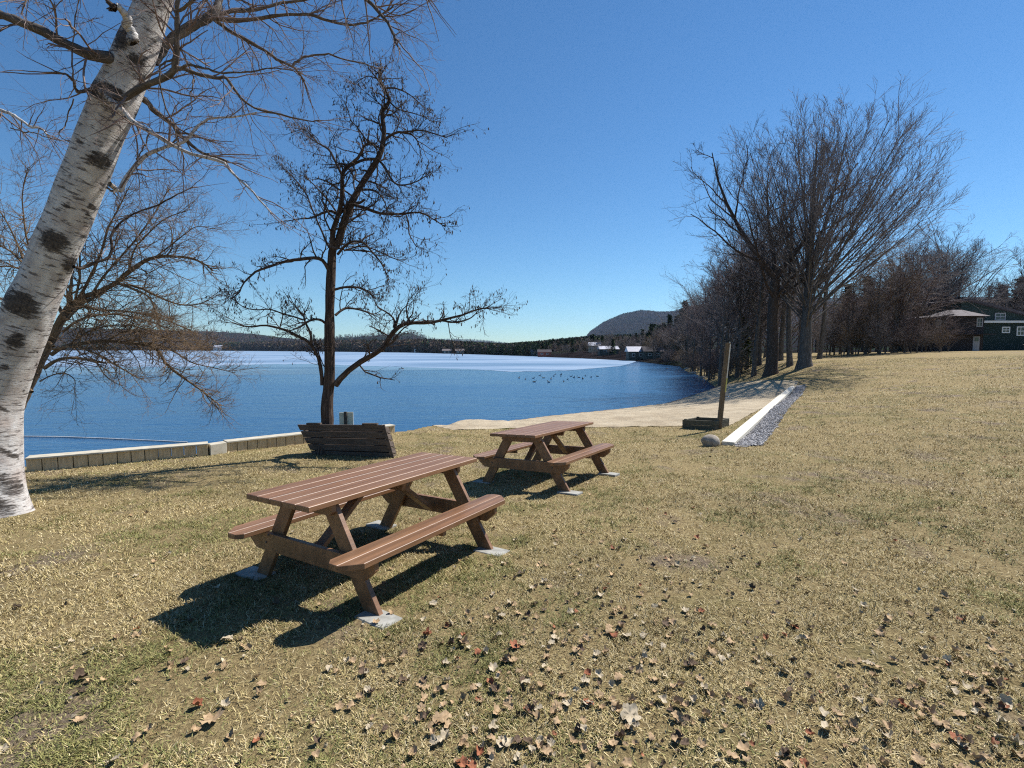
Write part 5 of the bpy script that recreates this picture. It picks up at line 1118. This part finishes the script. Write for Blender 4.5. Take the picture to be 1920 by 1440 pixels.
for k, (u, v) in enumerate(dk):
    p = onz(u, v, WATER-.03); o = link('duck', dm, None, p); s_ = random.uniform(.85, 1.15)*(.85 if v > 700 else 1.2); o.scale = (s_,)*3; o.rotation_euler.z = random.uniform(0, 6.28)
    tag(o, 'small dark duck floating in the open water near the ice edge' if v > 700 else {1251: 'lone dark duck close to the brushy point', 750: 'left dark bird of a pair resting on the ice edge', 755: 'right dark bird of a pair resting on the ice edge', 650: 'dark speck of a bird far out on the white ice'}[int(u)], 'duck', 'ducks in the open water' if v > 700 else None)

# ================================================================ fallen leaves
def leaf_mesh(seed, kind):
    r6 = np.random.default_rng(seed); n = 26; a = np.linspace(0, 2*math.pi, n, endpoint=False)
    if kind == 'maple': rad = .55+.30*np.abs(np.cos(2.5*a))**.7+.08*r6.uniform(-1, 1, n)
    elif kind == 'oval': rad = .45+.35*np.abs(np.cos(a))**1.5+.04*r6.uniform(-1, 1, n)
    else: rad = .35+.4*np.abs(np.cos(a))+.15*np.abs(np.cos(4*a))+.05*r6.uniform(-1, 1, n)
    rings = [0, .35, .7, 1]; v = [(0, 0, 0)]; c1, c2 = r6.uniform(.2, 1.5), r6.uniform(-.6, 1.2); ax = r6.uniform(0, 3.14); fo = r6.uniform(1.5, 4)
    for q in rings[1:]:
        for k in range(n):
            x = rad[k]*q*math.cos(a[k]); y = rad[k]*q*math.sin(a[k]); u_ = x*math.cos(ax)+y*math.sin(ax); w_ = -x*math.sin(ax)+y*math.cos(ax)
            z = c1*u_*u_+c2*w_*w_*.7+.10*math.sin(fo*3*u_+w_*4+seed)*q+.07*r6.normal()*q; v.append((x*(1-.25*c1*abs(u_)), y, z))
    f3 = [(0, 1+k, 1+(k+1) % n) for k in range(n)]; f4 = [(1+r_*n+k, 1+(r_+1)*n+k, 1+(r_+1)*n+(k+1) % n, 1+r_*n+(k+1) % n) for r_ in range(2) for k in range(n)]
    v = np.array(v); v[:, 2] -= v[:, 2].min(); return v*.5, [np.array(f3), np.array(f4)]
def leafmat(name, c1, c2):
    m, t, b = newmat(name); n = noise(t, coords(t, 'Object'), 5, 4, .6); t.links.new(ramp(t, n, [(.3, c1), (.7, c2)]), b.inputs['Base Color']); b.inputs['Roughness'].default_value = .8
    b.inputs['Specular IOR Level'].default_value = .25; return m
LM = {'pale': leafmat('pale_dry_leaf', (.32, .26, .175), (.50, .42, .30)), 'tan': leafmat('tan_dry_leaf', (.26, .17, .09), (.45, .32, .19)), 'red': leafmat('russet_dry_leaf', (.20, .07, .035), (.36, .14, .07)), 'dark': leafmat('dark_dry_leaf', (.06, .038, .025), (.15, .10, .065))}
LL_ = {'pale': 'pale bleached dry leaf lying on the lawn', 'tan': 'curled tan dry leaf lying on the lawn', 'red': 'curled russet dry leaf lying on the lawn', 'dark': 'dark brown crumpled leaf lying on the lawn'}
lms = {}
for tn in LM:
    for q in range(5):
        v_, f_ = leaf_mesh(100+q*7+len(tn), ['maple', 'oval', 'maple', 'oak', 'maple'][q]); lms[tn, q] = make_mesh('fallen_leaf', v_, f_, LM[tn], True)
r7 = np.random.default_rng(404)
def leaf_density(u, v):
    """clumps seen on the lawn"""
    d = .10
    for cu, cv, su, sv, a in [(1060,1260,260,150,.9),(1150,1140,330,120,.6),(1320,930,70,40,.9),(1080,1010,140,60,.5),(1780,1000,200,110,.35),(1750,1330,330,160,.75),(900,1330,300,130,.6),(1330,1120,170,90,.45),(620,1030,200,160,.12),(1400,870,80,50,.4),(300,1280,200,100,.15),(820,870,90,30,.3)]:
        d += a*math.exp(-((u-cu)/su)**2-((v-cv)/sv)**2)
    return d
pts_l = []
while len(pts_l) < 1100:
    u = r7.uniform(-150, 2070); v = 700+760*r7.uniform()**.8
    if r7.uniform() > leaf_density(u, v): continue
    b_ = (V0-v)/F; p = gnd_fast = None
    pts_l.append((u, v))
# intersect in one go with the near terrain
UV = np.array(pts_l); D = np.array([ray(u, v) for u, v in UV]); tt_ = np.full(len(D), 1.0)
lo = np.full(len(D), 1.0); hi = np.full(len(D), 60.0)
for _ in range(30):
    mid = (lo+hi)/2; x = D[:, 0]*mid; y = D[:, 1]*mid; z = H+D[:, 2]*mid; above = z > ground(x, y); lo = np.where(above, mid, lo); hi = np.where(above, hi, mid)
LX = D[:, 0]*hi; LY = D[:, 1]*hi; LZ = ground(LX, LY); dsh, _ = shore(LX, LY); ok = (dsh > .4) & (LY < 36) & ~in_poly(LX, LY, beach_poly)
LX, LY, LZ, UV = LX[ok], LY[ok], LZ[ok], UV[ok]; sz = r7.uniform(.026, .070, len(LX)); tone = r7.choice(['pale', 'tan', 'red', 'dark'], len(LX), p=[.26, .52, .08, .14])
big = [(1181,1347,.15,'pale'),(829,1353,.13,'tan'),(1124,1119,.10,'pale'),(1170,1015,.09,'pale'),(1041,1025,.09,'pale'),(1175,1197,.10,'pale'),(1548,1372,.10,'pale'),(1424,1327,.09,'pale'),(1320,1297,.08,'pale'),(1270,1325,.09,'tan'),(425,1205,.11,'pale'),(520,1135,.11,'dark'),(150,1277,.12,'dark'),(400,1355,.15,'tan'),(965,1215,.10,'red'),(1315,1150,.07,'red'),(1470,1195,.06,'red')]
bx = [gnd(u, v) for u, v, *_ in big]
LX = np.r_[[p[0] for p in bx], LX]; LY = np.r_[[p[1] for p in bx], LY]; LZ = np.r_[[p[2] for p in bx], LZ]; sz = np.r_[[b_[2]*.8 for b_ in big], sz]; tone = np.r_[[b_[3] for b_ in big], tone]
app = sz/np.hypot(LX, LY); order = np.argsort(-app); vis = np.abs((LX/LY)) < 1.03; order = [i_ for i_ in order if vis[i_]][:300]; osel = set(order)
for i_ in order:
    o = link('fallen_leaf', lms[tone[i_], int(r7.integers(0, 5))], None, (LX[i_], LY[i_], LZ[i_]+.014)); o.scale = (sz[i_],)*3; o.rotation_euler = (r7.normal(0, .22), r7.normal(0, .22), r7.uniform(0, 6.28))
    tag(o, LL_[tone[i_]], 'leaf', {'pale': 'pale fallen leaves', 'tan': 'tan fallen leaves', 'red': 'russet fallen leaves', 'dark': 'dark fallen leaves'}[tone[i_]])
rest = np.array([i_ for i_ in range(len(LX)) if i_ not in osel]); Vs = []; F3 = []; F4 = []; Cs = []; o_ = 0
colr = {'pale': (.42, .35, .24), 'tan': (.36, .25, .14), 'red': (.28, .11, .055), 'dark': (.10, .07, .045)}
for i_ in rest:
    if sz[i_]/max(1, LY[i_]) < .0022: sz[i_] *= 1.3
    v_, f_ = leaf_mesh(int(i_) % 40, ['maple', 'oval', 'oak'][i_ % 3]); a = r7.uniform(0, 6.28); rx = Matrix.Rotation(a, 3, 'Z') @ Matrix.Rotation(r7.normal(0, .35), 3, 'X') @ Matrix.Rotation(r7.normal(0, .35), 3, 'Y')
    Vs.append(v_ @ np.array(rx).T*sz[i_]+[LX[i_], LY[i_], LZ[i_]+.012]); F3.append(f_[0]+o_); F4.append(f_[1]+o_); o_ += len(v_); Cs.append(np.tile(np.array(colr[tone[i_]])*r7.uniform(.7, 1.3), (len(v_), 1)))
me = make_mesh('leaf_litter', np.concatenate(Vs), [np.concatenate(F3), np.concatenate(F4)], M['blade'], True, attrs={'tint': np.concatenate(Cs)})
tag(link('leaf_litter', me), 'smaller dry leaves scattered over the lawn', kind='stuff')

# ================================================================ grass blades
def vnoise(x, y, s, seed):
    """smooth value noise"""
    r8 = np.random.default_rng(seed); G = r8.uniform(0, 1, (256, 256)); X = x/s+1000.3; Y_ = y/s+1000.7; i = np.floor(X).astype(int); j = np.floor(Y_).astype(int); fx = X-i; fy = Y_-j; fx = fx*fx*(3-2*fx); fy = fy*fy*(3-2*fy)
    g = lambda a, b_: G[a % 256, b_ % 256]
    return (g(i, j)*(1-fx)+g(i+1, j)*fx)*(1-fy)+(g(i, j+1)*(1-fx)+g(i+1, j+1)*fx)*fy
def grass():
    r9 = np.random.default_rng(5150); Xs = []; Ys = []; Sz = []
    for r0, r1, dens, sc_ in [(.5, 3, 20000, .75), (3, 5, 12500, .85), (5, 8, 6000, 1.05), (8, 13, 2200, 1.4), (13, 22, 800, 2.0), (22, 44, 190, 3.2)]:
        area = .5*(r1*r1-r0*r0)*2.6; n = int(area*dens); r_ = np.sqrt(r9.uniform(r0*r0, r1*r1, n)); a = r9.uniform(-1.3, 1.3, n); Xs.append(r_*np.sin(a)); Ys.append(r_*np.cos(a)); Sz.append(np.full(n, sc_))
    x = np.concatenate(Xs); y = np.concatenate(Ys); s_ = np.concatenate(Sz); d, _ = shore(x, y); keep = (d > .45) & ~in_poly(x, y, beach_poly)
    # gravel, slabs, wood edge stay free
    rel = np.c_[x, y]-b0; al = rel@bdir; pr = rel@bn; keep &= ~((al > -.05) & (al < blen*1.05) & (pr > -.14) & (pr < .62))
    for px_, py_ in PADS: keep &= ~((np.abs(x-px_) < .15) & (np.abs(y-py_) < .12))
    keep &= ~((np.hypot(x+5.95, y-5.75) < .25)); 
    cl = vnoise(x, y, .11, 1)*.6+vnoise(x, y, .04, 2)*.4; bare = vnoise(x, y, 1.1, 3)*.6+vnoise(x, y, .35, 4)*.4; keep &= (r9.uniform(size=x.size) < np.clip((cl-.22)*2.4, .18, 1)*np.clip((.77-bare)*5, .22, 1))
    x, y, s_, cl = x[keep], y[keep], s_[keep], cl[keep]; n = len(x); z = ground(x, y)
    far = np.clip((s_-1)/3.2, 0, 1); L = r9.uniform(.018, .048, n)*(.6+.8*cl)*(1+.5*far)*s_**.35; wd = r9.uniform(.0014, .0030, n)*s_; az = r9.uniform(0, 6.28, n)+vnoise(x, y, .5, 8)*5; tl = np.clip(r9.normal(1.16, .27, n), .15, 1.45)
    dx, dy, dz = np.cos(az)*np.sin(tl), np.sin(az)*np.sin(tl), np.cos(tl); px_, py_ = -np.sin(az), np.cos(az)
    B = np.c_[x, y, z+.001]; side = np.c_[px_, py_, np.zeros(n)]*wd[:, None]; tip = B+np.c_[dx, dy, dz]*L[:, None]; mid = B+np.c_[dx, dy, dz*1.25]*L[:, None]*.5
    V = np.stack([B-side, B+side, mid+side*.8, tip, mid-side*.8], 1).reshape(-1, 3)
    base = (np.arange(n)*5)[:, None]; F5 = base+np.array([[0, 1, 2, 3, 4]])
    g = vnoise(x, y, 1.5, 11)*.3+vnoise(x, y, .6, 12)*.45+vnoise(x, y, .15, 13)*.25; gr = (g+r9.normal(0, .09, n)) > .625
    straw = np.array([(.50,.40,.20),(.60,.49,.27),(.40,.31,.145),(.30,.22,.10),(.58,.49,.30),(.45,.37,.165)]); green = np.array([(.22,.21,.07),(.28,.265,.10),(.34,.31,.13),(.17,.18,.065)])
    C = np.where(gr[:, None], green[r9.integers(0, 4, n)], straw[r9.integers(0, 6, n)])*r9.uniform(.7, 1.15, (n, 1)); C = C*(.82+.36*vnoise(x, y, .9, 21))[:, None]
    me = make_mesh('lawn_grass', V, F5, M['blade'], False, attrs={'tint': np.repeat(C, 5, 0)}); print('blades', n)
    tag(link('lawn_grass', me), 'short matted straw coloured and faint green grass of the lawn', kind='stuff')
grass()
# ================================================================ haze
hz = MB(); hz.box(-6500, 6500, -400, 6900, -6, 420)
m = bpy.data.materials.new('haze_air'); m.use_nodes = True; t = m.node_tree; t.nodes.clear(); o_ = t.nodes.new("ShaderNodeOutputMaterial"); pv = t.nodes.new("ShaderNodeVolumePrincipled")
pv.inputs['Color'].default_value = (.50, .68, 1, 1); pv.inputs['Density'].default_value = .00005; pv.inputs['Anisotropy'].default_value = .2; t.links.new(pv.outputs[0], o_.inputs['Volume'])
tag(hz.build('haze', m), 'thin bluish air over the lake and hills', kind='stuff')
